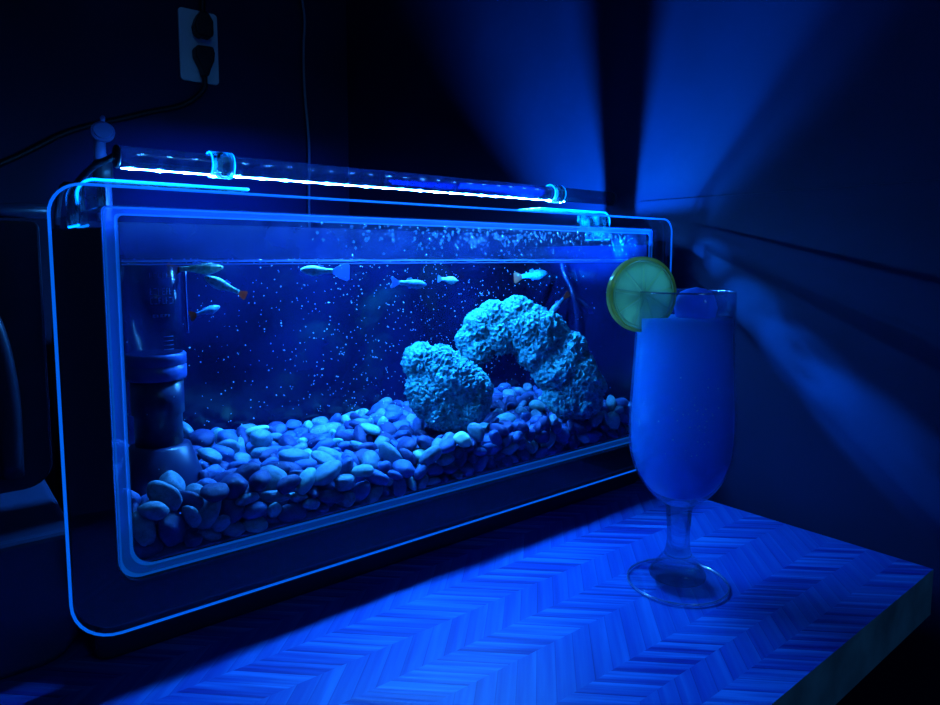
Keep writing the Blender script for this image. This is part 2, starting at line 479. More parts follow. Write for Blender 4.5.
for i in range(620):
    x = random.betavariate(2.6, 1.7) * .40 + .150
    z = random.uniform(.2365, .2585) if random.random() < .55 else random.uniform(.247, .2585)
    r = random.choice([.0004, .0005, .0006, .0008, .0011, .0014]) * random.uniform(.8, 1.15)
    if z < .246: r *= .7
    sphere(db, (x, Y0 + .0094, z), r, 1, (1, .55, random.uniform(.9, 1.25)))
tag(obj('water_drops', db, M['drop'], A, smooth=True), 'condensation drops on the inside of the front glass', kind='stuff')

# water
W = obj('water', box(NB(), .0872, .5623, Y0 + .0088, .5848, .2327, .2333), M['water'], origin=(.32, .5, .233))
tag(W, 'clear water filling the aquarium, its surface edge on', 'water', kind='stuff')
mb = NB()
rows = []
for k in range(7):
    a = PI * k / 6
    rows.append([mb.verts.new((x, Y0 + .0092 + .0006 * (1 - math.sin(a)) , .2334 + .0007 * math.cos(a) + .0003 * noise.noise(Vector((x * 90, 0, 0))))) for x in [.0875 + i * (.474 / 160) for i in range(161)]])
for r0, r1 in zip(rows, rows[1:]):
    for i in range(160): mb.faces.new((r0[i], r0[i + 1], r1[i + 1], r1[i]))
obj('meniscus', mb, M['meniscus'], W, smooth=True)
mb = NB()
tube(mb, [(.0875 + i * (.474 / 80), Y0 + .0094, .2314 + .0002 * noise.noise(Vector((i * .7, 1, 0)))) for i in range(81)], .0004, 6)
random.seed(4)
for i in range(150): sphere(mb, (random.uniform(.09, .555), Y0 + .0092, .2330 + random.uniform(-.0012, .0016)), random.choice([.0003, .0004, .0005]), 1)
obj('surface_line', mb, M['meniscus'], W, smooth=True)

BL = [(0.3381, 0.4826, 0.1414, 0.0165), (0.3518, 0.4717, 0.1431, 0.0158), (0.3486, 0.4706, 0.1223, 0.0227), (0.3634, 0.4583, 0.1206, 0.021), (0.3512, 0.4654, 0.1070, 0.021), (0.3676, 0.4524, 0.1067, 0.0185), (0.3406, 0.4774, 0.1241, 0.0192), (.3600, .4600, .1010, .0185), (.3560, .4660, .1340, .0180), (.3400, .4740, .1120, .0165), (.3690, .4540, .1150, .0190), (.3450, .4760, .1330, .0190), (.3600, .4610, .1290, .0190)]
BR = [(0.4039, 0.4971, 0.158, 0.0133), (0.409, 0.4913, 0.1486, 0.0152), (0.4138, 0.4911, 0.1692, 0.0171), (0.4234, 0.4849, 0.1786, 0.0142), (0.426, 0.4791, 0.163, 0.0180), (0.4406, 0.4715, 0.1814, 0.0171), (0.4448, 0.4647, 0.1657, 0.0225), (0.4526, 0.4546, 0.1490, 0.0215), (0.4609, 0.4499, 0.1553, 0.0228), (0.466, 0.4412, 0.1310, 0.0240), (0.4773, 0.4295, 0.1167, 0.0235), (0.4808, 0.424, 0.1017, 0.019), (0.4687, 0.4339, 0.1036, 0.0195), (0.4855, 0.4222, 0.112, 0.0171), (.4080, .5060, .1340, .0140), (.4040, .5090, .1170, .0150), (.4020, .5110, .1010, .0170), (.4523, .4600, .1730, .0170), (.4590, .4505, .1640, .0205), (.4715, .4380, .1450, .0205), (.4800, .4290, .1280, .0190), (.4320, .4770, .1755, .0150)]

# fine bubbles drifting in the water
random.seed(8)
sb = NB()
for i in range(1700):
    x = random.uniform(.10, .55); y = random.uniform(.425, .57); z = random.uniform(.095, .231)
    dens = math.exp(-((x - .34) / .13) ** 2) + .22
    if random.random() > dens: continue
    if (x - .1195) ** 2 + (y - .48) ** 2 < .024 ** 2: continue
    if any((x - b[0]) ** 2 + (y - b[1]) ** 2 + (z - b[2]) ** 2 < (b[3] + .004) ** 2 for b in BL + BR): continue
    sphere(sb, (x, y, z), random.choice([.00022, .0003, .00036, .00048]), 1)
tag(obj('bubbles', sb, M['speck'], origin=(.33, .5, .16)), 'tiny white bubbles and specks drifting in the tank water', 'bubbles', kind='stuff')

# ------------------------------------------------------------------ gravel
gb = NB()
prof = [(.4138, .0595), (.424, .0600), (.446, .0690), (.5845, .0790), (.5845, .0582), (.4138, .0582)]
prism_yz(gb, prof, .0872, .5623)
tag(obj('gravel_bed', gb, M['gravel'], origin=(.32, .5, .058)), 'packed gravel under the loose pebbles in the tank', 'gravel', kind='stuff')

def pebble_variant(k):
    random.seed(100 + k)
    bm = NB(); bmesh.ops.create_icosphere(bm, subdivisions=3, radius=1)
    off = Vector((k * 7.3, k * 3.1, 1.7)); ay = random.uniform(.6, .92); az = random.uniform(.44, .66)
    for v in bm.verts:
        n_ = noise.noise(v.co * .9 + off) * .22 + noise.noise(v.co * 1.9 + off) * .06
        v.co *= 1 + n_; v.co.y *= ay; v.co.z *= az
    return bm
VAR = {}
def pebble_mesh(k, tone):
    if (k, tone) not in VAR:
        bm = pebble_variant(k); me = bpy.data.meshes.new('pebble'); bm.to_mesh(me); bm.free()
        for p_ in me.polygons: p_.use_smooth = True
        me.materials.append(PEB[tone]); VAR[(k, tone)] = me
    return VAR[(k, tone)]
ROWS = '4,1080,1094,4206,718,495,166,-744,-417;5,1099,1071,4256,915,807,-401,433,-18;8,1005,932,4209,766,263,599,439,616;5,1230,1322,4237,786,387,403,-181,-809;4,1083,1482,4254,886,200,609,766,47;3,1025,958,4257,661,616,11,317,-721;4,996,2132,4223,845,6,-232,4,973;2,903,991,4168,869,45,-228,-262,-937;8,1001,1853,4179,643,992,13,97,82;4,1176,1167,4439,907,721,392,419,389;4,877,1646,4211,902,179,827,531,38;6,1072,1693,5498,900,726,45,4,686;3,664,1348,4167,906,103,-19,-371,923;4,1051,2076,5237,894,140,506,-829,192;8,855,1592,4175,721,79,12,-63,-995;1,1113,1585,5000,898,209,-646,-717,158;4,795,1960,4186,837,379,842,82,376;0,971,1459,4220,746,8,707,-697,-120;0,996,2082,4647,883,987,128,54,-83;4,990,1772,4311,854,651,510,-202,-525;5,710,1203,4174,781,131,-556,-191,-798;5,880,1201,4259,846,215,-321,-779,494;1,1000,2753,4371,820,368,756,-75,-536;6,916,2771,4203,756,740,103,-6,665;6,786,2142,4180,688,203,58,53,976;7,1004,2263,4191,761,367,-92,-142,-915;3,838,1605,4206,628,664,71,-66,741;0,830,1743,4198,774,934,-229,86,-261;0,965,2381,4190,666,20,-455,-558,694;4,813,3001,4178,816,288,-216,465,809;4,724,1456,4189,631,871,104,-12,-481;8,735,1824,4159,851,63,-156,737,654;4,838,2508,4189,750,264,226,130,929;5,965,3487,4216,918,461,397,-707,-361;6,746,2257,4193,638,689,571,-305,-326;0,789,1208,4191,626,774,-49,43,630;3,805,2545,4309,835,829,397,-24,393;3,890,2253,4498,861,144,-603,-785,-7;2,1019,1712,5115,861,431,797,-259,-334;6,944,2938,4423,858,558,201,-230,-772;7,899,3170,4184,864,976,2,-118,181;0,720,2396,4169,821,240,-100,-452,854;2,666,1375,4162,693,426,682,-570,170;3,638,1321,4220,620,301,183,12,936;8,957,1617,4389,887,314,-110,810,483;5,709,2702,4165,646,490,144,444,-736;3,658,1553,4175,808,175,-5,-263,-949;2,801,2314,4263,848,725,-14,-610,-319;4,995,2298,5222,810,723,320,211,574;6,1039,1852,5390,898,507,-138,136,-840;6,993,5198,4178,755,245,247,-678,647;8,964,2784,4890,862,622,-485,-580,203;0,787,2490,4170,631,240,-183,838,-455;6,735,935,4493,861,432,339,-835,30;3,964,1800,5246,842,458,-98,593,655;0,1106,1850,4433,858,290,-253,-382,840;5,710,1901,4193,739,925,-51,142,349;0,690,1983,4156,678,60,-91,-119,-987;5,906,3507,4210,654,209,-737,550,-332;1,972,3624,4202,746,721,-35,375,582;4,561,1721,4161,697,559,-204,-369,-714;6,785,4223,4170,766,139,77,-785,598;3,943,2074,5591,834,673,-59,356,-645;4,719,3047,4337,886,165,-215,241,-932;4,807,3326,5237,889,62,286,-951,-101;7,940,2444,4886,830,2,-930,267,-252;2,808,3134,4167,765,991,15,-2,130;8,714,2897,4166,715,6,291,-182,-939;4,910,3184,5068,799,324,-669,669,16;2,799,2870,4294,806,384,-259,-886,29;6,800,3743,4220,899,687,-176,232,-666;8,769,3660,4162,855,345,242,-829,367;6,1165,2103,4549,779,416,879,-231,-25;8,747,3035,4173,696,9,-54,-122,-991;5,551,1269,4319,881,292,-122,-432,845;6,971,4624,4205,661,816,-195,-418,350;1,741,3307,4158,898,891,436,123,-11;3,742,2906,4925,900,854,13,136,-503;3,732,3263,4198,802,651,264,-214,-679;8,819,2701,4993,845,171,201,-482,835;2,850,1995,4897,840,794,-545,-145,224;3,743,4466,4165,740,914,379,-130,54;2,817,3829,4172,722,147,207,883,-395;6,762,3376,4199,631,388,8,53,-920;2,896,2672,5418,811,929,329,-166,3;3,914,1888,5115,779,653,167,-29,738;4,1125,1587,4611,789,748,604,-264,-74;6,969,2885,4710,811,110,-425,744,-504;1,701,1511,4718,848,838,525,2,149;8,900,3419,4946,831,242,805,282,463;4,896,3527,4874,779,819,68,-160,546;2,889,4949,4168,821,180,-120,900,378;1,1008,1600,4284,795,206,232,467,-828;3,913,4848,4866,837,942,131,12,309;0,895,3986,4172,643,85,-208,288,-931;0,798,2031,4222,745,533,1,46,-845;3,871,3303,4223,717,196,-426,-61,881;3,831,1711,4774,846,857,-254,65,444;1,841,2598,5773,819,963,161,33,211;3,992,2388,4636,835,103,-254,111,-955;8,761,2613,4233,792,483,-259,-67,-834;1,953,919,4389,765,789,-209,-570,92;3,729,4695,4172,767,369,-885,232,163;7,844,4086,4192,801,172,-539,521,-639;7,952,4185,4632,835,51,-69,-419,904;1,770,2825,4188,638,691,449,240,513;1,963,4330,4208,712,921,-52,-323,211;4,644,4242,4187,885,753,538,-365,104;6,794,3410,4206,828,424,225,-296,-826;6,721,2704,4623,826,2,3,592,806;7,612,2656,4158,743,200,-47,-978,-23;5,913,1364,4400,869,194,776,572,-182;5,1062,2041,5053,802,271,942,107,-166;2,673,1718,4233,628,913,112,118,-374;4,565,3182,4160,677,979,-195,55,20;6,656,3790,4171,805,956,-83,-209,188;8,708,1430,4634,856,532,111,-737,-401;8,915,4932,5142,842,631,-646,-3,-429;1,879,2638,4851,792,484,852,182,-76;2,716,4198,4158,627,30,-92,287,953;4,612,3610,4170,635,865,-141,390,284;2,840,5238,4236,924,427,801,205,367;6,877,5332,4183,648,811,502,224,201;5,740,4869,4170,645,205,-140,-850,464;3,980,3452,5645,846,767,399,-312,-394;2,723,3910,4165,818,65,141,-411,-898;3,955,5565,4207,796,533,497,103,677;6,642,3411,4180,719,759,148,323,546;8,895,2906,5568,837,526,343,774,79;6,738,1849,4577,858,376,883,-151,237;4,797,5383,4233,906,53,752,647,-110;4,963,4220,4864,788,943,-275,-186,-10;6,683,3127,4750,836,43,61,467,881;7,529,2908,4147,631,661,-639,-265,-292;7,599,2074,4177,617,791,-55,-22,609;7,988,3341,5150,793,66,59,195,-977;0,724,3486,4162,767,149,-160,-28,-975;6,824,1492,4968,834,523,-8,261,811;6,625,3993,4178,882,357,392,-841,-108;8,818,1979,4480,848,248,195,-164,935;4,651,4405,4177,822,901,-40,-248,354;8,865,4441,4191,634,924,17,84,374;3,744,2558,5543,800,97,729,667,118;6,826,2162,4298,738,969,132,195,-69;1,817,5174,4183,631,193,223,169,941;6,528,3789,4153,628,370,172,-588,698;7,720,5438,4176,829,913,93,-224,-327;5,786,2557,4429,828,176,47,310,-933;3,624,3013,4176,617,237,-73,-129,-960;4,914,4575,5146,802,412,418,-234,-775;6,792,2827,5470,806,53,74,58,-994;1,986,3513,5491,872,285,-20,232,-930;6,725,3003,4298,796,159,42,-986,18;4,980,2997,4844,785,487,390,463,629;0,693,4357,4168,900,339,-866,-368,9;4,720,5078,5624,884,220,-28,-766,604;6,672,2276,4954,837,92,126,-208,-966;5,574,4574,4155,796,633,235,457,-579;7,789,2137,5493,894,519,-168,-18,838;8,647,4755,4161,657,482,826,137,-256;2,791,2262,5366,839,251,-253,-67,-932;0,672,3117,4181,619,786,101,127,597;8,990,4786,5196,811,512,673,140,515;2,567,2455,5079,821,355,843,-384,127;8,901,2406,4285,760,356,534,-156,751;6,546,3255,4168,617,66,-800,-595,44;7,674,2683,4733,829,422,213,89,877;6,824,4939,5395,864,251,-8,126,-960;7,639,5346,4159,772,97,275,776,559;7,876,2354,5607,822,199,90,227,-949;1,759,4410,4579,825,658,724,186,-88;2,923,5444,4195,731,468,33,-329,820;7,712,5279,4168,858,366,919,126,-80;7,881,3703,5511,821,64,524,751,396;4,881,2985,5364,811,657,74,-114,741;1,802,4864,4223,743,228,-247,935,-117;2,612,2605,4210,619,734,387,243,503;0,969,5045,4219,637,543,177,-1,-821;7,992,3294,4960,787,545,471,359,594;0,605,3957,4159,740,937,-164,-271,148;8,569,3711,4172,684,659,-121,-22,-742;3,694,1965,4312,847,100,861,432,-248;0,802,3334,4791,808,373,-656,-536,379;8,643,5050,4161,718,17,-988,-58,144;4,855,1858,5585,870,625,-378,-483,483;7,753,2435,4405,819,150,719,306,606;4,1005,1800,4314,706,482,300,-268,-778;3,854,5135,4284,833,537,677,-500,-49;5,873,3916,4505,831,208,703,-516,443;5,854,2414,5725,825,959,193,22,-206;4,755,2535,5309,794,881,96,-24,-463;7,678,1008,4382,856,786,-316,-395,356;7,879,4629,5296,858,390,-164,-154,893;5,719,3543,5242,801,505,-721,-424,-213;5,971,4382,5105,851,34,980,-188,-48;6,609,3226,5343,849,620,306,-356,-628;1,541,4150,4165,855,660,221,-633,-338;8,746,3273,4314,865,191,292,354,-868;7,731,3586,5776,892,235,-895,316,-208;4,753,4656,4889,781,528,-540,647,-108;5,903,4558,4573,808,523,-343,605,-493;5,783,2596,4980,796,472,653,-592,5;5,573,4052,4171,708,905,110,263,-317;6,958,4356,4335,834,288,118,-874,374;0,995,3843,4284,857,475,-313,-88,818;0,709,2929,4962,814,848,-319,-396,150;2,761,2687,5661,813,449,-272,471,-709;6,737,4153,4237,670,436,343,-500,-665;4,746,3020,5560,820,615,501,438,425;8,751,5526,5718,818,457,73,14,-886;7,849,3212,5216,815,394,-537,-166,-727;8,570,4313,4152,619,975,-214,-39,56;8,810,4873,4548,739,791,538,106,271;4,741,5506,4235,637,682,162,126,-701;8,541,3696,4169,615,695,-13,-9,-719;5,735,4038,4297,831,384,828,103,-395;0,955,2159,5165,785,503,-24,-46,863;2,948,5200,5498,830,268,12,-863,428;4,546,4683,5097,822,558,-189,-188,-786;3,590,3667,4260,825,68,-89,-249,962;0,704,2982,5243,853,221,-127,-900,353;4,702,3149,4284,828,175,-431,748,474;1,761,3386,5530,847,138,-357,916,118;3,540,5056,4152,835,806,336,449,-188;7,748,1954,5403,805,606,-100,611,-499;5,718,3128,5553,829,878,-220,411,113;7,790,2794,5611,814,95,-590,-759,259;0,708,2256,5546,862,299,-302,-760,491;0,765,1634,4933,776,269,208,395,-853;1,653,5570,4156,652,713,634,257,155;7,897,1849,4741,784,139,590,196,770;7,819,2021,5210,783,478,-24,-74,875;5,692,2858,5759,817,237,36,119,-964;1,943,2182,5774,829,126,211,-923,-296;8,615,2627,4211,697,57,404,-799,-441;4,715,5525,5474,803,268,-15,80,960;8,649,3253,5680,829,109,524,-23,-844;6,706,2052,5371,792,44,-771,635,-11;3,806,4815,5074,792,357,81,-476,-800;2,729,4989,5683,819,680,-563,418,-214;4,897,5005,4263,754,175,-260,920,-234;7,811,3860,4219,631,31,-450,-892,20;8,845,2013,4263,650,81,100,165,-978;6,714,4453,5004,781,146,239,-592,755;8,732,2426,5250,790,349,694,630,1;3,561,2972,4635,809,271,-757,-566,182;6,667,3666,5667,869,351,457,-699,-423;5,938,2251,4785,790,417,458,-247,-745;3,697,2360,4459,795,450,621,305,565;6,858,5256,5169,789,226,86,66,-968;3,761,3316,4495,810,150,107,-435,-881;6,752,3530,5350,794,808,-9,-1,589;2,762,4850,4350,755,706,331,510,363;5,621,2441,5528,796,609,-61,-60,789;7,601,3336,5668,824,42,787,-515,337;0,984,3276,5444,813,447,-886,96,-81;6,646,4958,4841,752,303,-37,156,-940;5,872,4070,4773,756,419,12,-87,904;2,534,4961,4175,670,831,-47,50,-551;3,684,3484,4728,764,257,768,491,-322;3,671,2456,4507,808,399,450,143,-786;8,797,4015,4426,847,360,722,-577,-127;7,571,2727,4478,796,551,515,182,-631;1,585,3807,5673,858,251,70,-132,956;8,856,4788,4953,777,762,-618,-101,166;1,642,4292,4540,818,67,441,-894,26;1,965,3141,5706,820,557,105,-72,-821;0,997,2085,4793,827,279,-241,358,-858;1,645,1211,4304,711,332,552,-528,554;1,807,4663,5039,765,320,15,-85,-944;4,758,3113,5445,808,413,106,280,860;2,766,2852,5351,793,663,625,157,381;1,533,3545,4231,810,454,172,-479,-732;1,887,1507,5168,852,205,510,832,67;7,744,3633,5426,801,334,238,-248,878;4,896,4331,4666,783,51,800,404,440;8,535,2760,5333,792,616,382,-653,-219;6,606,4317,4219,823,268,746,-152,590;7,729,3622,4754,753,224,-163,-616,737;3,608,2508,5199,793,119,469,-618,619;3,692,1904,5281,791,668,69,-280,686;2,934,1523,4340,689,613,35,-426,664;3,842,2161,4910,794,82,502,567,649;7,679,2971,4266,717,790,151,92,587;1,934,5279,4278,831,83,-443,-816,-361;0,883,2235,4641,810,59,-347,-932,88;1,1070,1369,4328,682,90,-904,415,-43;5,790,4786,5348,799,288,-15,957,-24;3,757,3299,5779,825,973,-77,-135,-169;6,646,2737,5111,835,168,-978,21,-121;8,812,2623,5205,794,640,-680,-187,304;0,719,1939,4714,828,628,-227,740,78;1,717,3127,4247,714,938,125,315,75;8,790,3066,4281,654,922,253,-14,292;8,837,5072,5434,813,877,-415,-233,58;0,796,3105,5320,812,711,269,-593,-263;3,918,1647,5758,915,396,469,-716,-331;6,916,1979,5693,829,256,6,118,-959;6,567,3726,4220,750,862,-6,417,287;5,980,1524,5326,849,15,-107,-954,281'
SPECIAL = {
 158: ('bright', 'long pale white pebble lying at the back left of the gravel', (1.75, .85, .85)),
 76: ('bright', 'brightest rounded white pebble, just in front of the smaller rock', (1.25, 1.2, 1.2)),
 152: ('bright', 'white pebble at mid tank, front left of the smaller rock', (1.15, 1.1, 1.0)),
 17: ('dark', 'smooth dark round pebble facing the glass, front left of the bed', (1.15, 1.3, 1.5)),
}
WORDS = {'dark': 'dark slate pebble', 'blue': 'blue-grey pebble', 'grey': 'mottled grey pebble', 'pale': 'pale speckled pebble'}
random.seed(21)
proto = None
for i, row in enumerate(ROWS.split(';')):
    k, a, x, y, z, qw, qx, qy, qz = [int(v) for v in row.split(',')]
    x, y, z, a = x / 1e4, y / 1e4, z / 1e4, a / 1e5
    tone = random.choices(['dark', 'blue', 'grey', 'pale'], [.30, .36, .24, .10])[0]
    s = (a * random.uniform(1.0, 1.25), a * random.uniform(.95, 1.15), a * random.uniform(.85, 1.05))
    if i in SPECIAL:
        tone, lab, m_ = SPECIAL[i]; s = tuple(a * q for q in m_); grp = 'white pebbles' if tone == 'bright' else 'dark slate pebbles, left third'
    else:
        xr = 'left' if x < .215 else ('middle' if x < .38 else 'right')
        where = {'left': 'at the left by the filter', 'middle': 'in mid tank', 'right': 'at the right by the rocks'}[xr]
        yr = 'against the front glass' if y < .432 else ('in the middle rows' if y < .49 else 'in the back rows')
        lab = WORDS[tone] + ' ' + yr + ' ' + where; grp = WORDS[tone] + 's ' + yr + ', ' + xr + ' part'
    if proto is None:
        o = proto = bpy.data.objects.new('pebble', pebble_mesh(k, tone))
    else:
        o = proto.copy(); o.data = pebble_mesh(k, tone)
    o.rotation_mode = 'QUATERNION'; o.rotation_quaternion = Quaternion((qw, qx, qy, qz)).normalized()
    o.location = (x, y, z); o.scale = s
    link(o); tag(o, lab, 'pebble', grp)

# the small ones beyond the 300 individual pebbles: slivers showing between the others
REST = '0,528,5590,5655,805,265,550,-528,-590;3,882,2901,5215,788,894,-28,93,-438;4,676,2539,5109,792,635,686,-354,31;2,863,2175,5317,794,391,-210,-509,738;0,712,1889,4950,775,229,-514,-501,658;2,538,2692,4242,621,468,-169,537,-681;5,715,1908,5792,834,374,-707,-595,-77;3,634,5329,5499,791,886,38,-79,-456;7,845,3744,5768,835,614,-310,-506,520;2,912,4859,4660,758,516,-770,-235,292;7,661,3233,5569,808,937,-277,119,175;3,546,2513,4801,800,165,462,-847,205;7,855,1930,4300,768,261,48,-960,87;8,1202,1660,4393,748,554,-7,613,-564;1,710,2160,4266,635,784,285,-80,545;5,822,1139,4376,766,632,-414,459,-467;1,734,2958,5139,850,184,228,-696,-655;3,810,3065,4689,776,639,-718,-69,-269;0,724,2512,4576,800,740,113,-369,551;0,986,1629,5045,782,24,125,-969,-210;6,787,3717,5199,805,853,54,-312,-416;7,624,3479,5161,777,816,-435,372,-88;5,599,4556,4228,750,342,366,576,646;1,958,3681,4878,765,475,31,-208,-855;3,725,3076,4493,828,947,317,-45,-37;8,640,3052,4397,808,108,3,-894,-436;7,577,5447,5396,784,220,-971,-1,94;3,734,3044,5097,802,514,-605,-170,-584;7,554,3710,4339,831,152,-825,544,-27;8,724,1761,5543,806,790,257,-118,-544;8,730,2065,4349,796,533,-168,803,-207;4,878,4214,4285,788,843,-246,-273,-393;3,1000,3748,4625,772,5,-315,865,-390;8,539,2499,5423,784,943,61,42,325;8,736,3279,4596,793,236,930,-54,-278;2,563,4523,4196,674,415,654,521,359;2,792,1068,4356,689,839,376,94,-381;0,747,2696,5529,802,22,234,-964,-123;0,763,2938,4244,640,324,-813,-448,184;2,825,2557,4280,683,594,219,618,-466;0,838,5005,5784,826,784,-545,224,-196;3,747,5170,5283,782,991,16,-90,-102;5,765,5106,5122,777,602,-102,-214,763;6,664,3651,5310,791,202,-21,-968,-147;8,834,4939,4449,735,6,66,444,-894;5,729,3942,4251,788,152,-3,312,-938;1,996,4265,4347,686,596,241,84,-762;1,876,1031,4321,783,868,-93,-165,459;6,627,5452,4475,840,872,-5,72,485;5,643,5188,4300,730,184,-563,696,-405;1,816,2754,5213,779,24,-703,706,-77;3,631,2644,4744,750,688,-129,-290,652;1,847,3460,4285,752,910,-23,163,-380;6,1151,1418,4521,763,615,142,97,-770;2,672,1904,4300,657,264,264,-57,-926;0,898,5015,5318,794,991,12,-48,128;4,624,3756,5369,793,909,93,166,-370;3,958,4375,4498,768,743,-297,114,589;5,759,2626,4525,809,963,207,119,-129;2,683,3748,4250,634,599,513,-188,-585;8,717,5203,5395,794,89,123,536,830;5,698,5062,4404,788,303,291,-250,-872;5,657,4677,4308,756,481,-242,19,-842;1,906,3764,4772,760,886,-253,-78,380;3,885,3222,4708,763,507,172,91,-840;3,881,1101,5659,885,542,769,292,-170;8,604,2863,4261,710,36,-924,365,112;4,891,1582,4793,777,524,346,570,530;3,644,4998,4538,746,855,-374,-251,-256;4,628,3665,5107,775,250,121,311,909;0,921,3618,5006,793,822,-272,-493,79;8,987,2309,4333,696,10,822,458,337;5,617,4581,4823,760,44,356,750,556;1,752,4784,4757,747,741,295,46,-602;7,624,3742,4423,830,228,-273,-855,378;1,806,4052,4291,718,351,187,246,884;5,937,2948,4502,757,878,310,-167,325;0,797,2631,4353,756,970,238,-9,-42;3,645,2245,4327,800,341,-409,283,-798;2,715,5300,5685,813,278,48,-310,908;1,767,4950,5496,806,181,152,942,236;3,676,3185,4927,760,134,186,196,954;5,572,4713,4226,613,40,710,694,114;0,827,3787,4300,734,80,-487,-599,-631;0,818,1732,5181,779,928,220,38,-299;2,778,2164,4389,806,400,566,701,-168;1,645,5115,5801,823,900,-390,76,-179;4,880,4710,5452,823,756,-217,208,582;7,944,4935,4375,832,102,-125,-956,244;2,548,2945,5483,793,357,-820,444,-59;3,865,3567,4352,795,675,-240,-695,67;6,571,2665,5314,781,999,13,35,38;1,810,2386,5377,790,159,-36,57,985;3,712,3372,4311,829,559,683,304,358;2,785,3175,4411,790,372,-401,-86,833;6,889,3937,4294,684,160,270,130,941;0,558,2678,4427,755,13,-673,-130,728;6,571,2991,4388,746,138,79,334,929;3,761,1059,4508,827,755,-166,-63,-631;8,662,5052,4996,766,463,-177,463,-734;2,826,3793,5577,814,908,249,32,-336;5,762,2950,5043,771,220,-41,-222,949;5,600,2409,5134,767,992,126,30,-5;8,790,2463,5015,769,120,-12,37,-992;1,648,3204,4258,633,846,76,-25,527;7,711,5266,4442,851,170,-70,87,979;0,887,4464,4728,763,50,395,-663,-634;4,794,4071,4546,799,345,918,71,182;7,723,4455,4265,733,551,-662,489,139;4,591,2542,4728,758,85,-934,9,348;2,693,1966,4980,762,685,530,-382,-321;1,942,947,4552,750,836,-296,-180,425;4,572,4739,4237,706,470,83,823,308;0,678,2833,4460,817,226,884,404,70;2,764,5421,5276,792,397,-705,565,-163;2,581,4552,4987,755,753,-231,-296,540;5,685,3567,4655,757,403,-408,629,-526;4,787,3457,4616,757,611,147,543,557;6,713,4138,4368,690,682,71,-194,702;5,752,3133,4807,754,767,226,58,598;4,565,3644,4265,641,211,-946,244,-29;8,714,2924,4344,688,217,-340,674,-619;4,664,2725,4363,687,699,161,-12,697;2,539,2759,4242,652,593,454,211,-631;1,766,5133,5685,812,64,-778,625,16;4,913,5552,4546,773,796,-23,450,-405;4,674,4244,4427,789,86,-807,567,138;7,711,3740,5010,763,987,-14,-102,126;4,891,3617,4859,874,650,349,276,616;6,715,5266,4274,649,260,64,254,-929;2,864,3847,4416,783,841,445,-280,-128;3,730,5014,4356,678,957,258,-97,89;3,764,4885,4293,669,722,-166,-217,636;3,726,2336,5037,783,774,467,0,428;8,886,3388,4314,684,856,-437,219,-169;7,791,1815,4880,767,564,-375,-518,523;4,543,2649,4301,658,501,529,-288,-621;5,851,1781,4523,752,321,-456,-815,-158;1,804,1955,4392,696,923,312,-38,-220;1,739,1555,4472,742,511,-587,492,-390;2,663,1182,4500,731,353,-137,-428,-821;0,556,1208,4392,688,456,-270,-698,482;2,551,5340,5288,775,651,376,269,602;1,741,5007,5195,786,947,45,-270,-169;6,786,5152,4966,788,39,443,-559,700;6,651,4449,5113,771,393,-32,-41,918;2,770,4942,4942,767,297,-24,952,71;4,865,5107,4690,756,288,109,-90,-947;3,767,3307,5306,796,308,-138,-264,904;0,618,3183,5336,779,767,92,71,631;0,875,3498,5029,798,763,6,452,-462;3,642,3402,5025,765,821,-74,205,-528;7,884,2839,5004,808,582,-502,-637,-52;4,708,3083,5204,783,62,49,-56,-995;5,651,3395,4833,748,760,92,-2,-643;8,766,2647,5077,774,673,462,-330,-474;5,700,3284,4341,778,417,128,-235,869;3,843,1915,4508,765,460,-820,189,284;3,594,2818,4317,654,540,100,136,-825;7,666,2081,4362,685,210,586,575,531'
gb = NB()
for row in REST.split(';'):
    k, a, x, y, z, qw, qx, qy, qz = [int(v) for v in row.split(',')]
    one = pebble_variant(k)
    mtx = Matrix.LocRotScale(Vector((x, y, z)) / 1e4, Quaternion((qw, qx, qy, qz)).normalized(), Vector((a, a, a)) / 1e5)
    one.transform(mtx); tm = bpy.data.meshes.new('t'); one.to_mesh(tm); one.free(); gb.from_mesh(tm); bpy.data.meshes.remove(tm)
tag(obj('loose_gravel', gb, PEB['blue'], None, True, origin=(.32, .5, .07)), 'half-hidden blue-grey stones filling the gaps between the pebbles', 'gravel', kind='stuff')

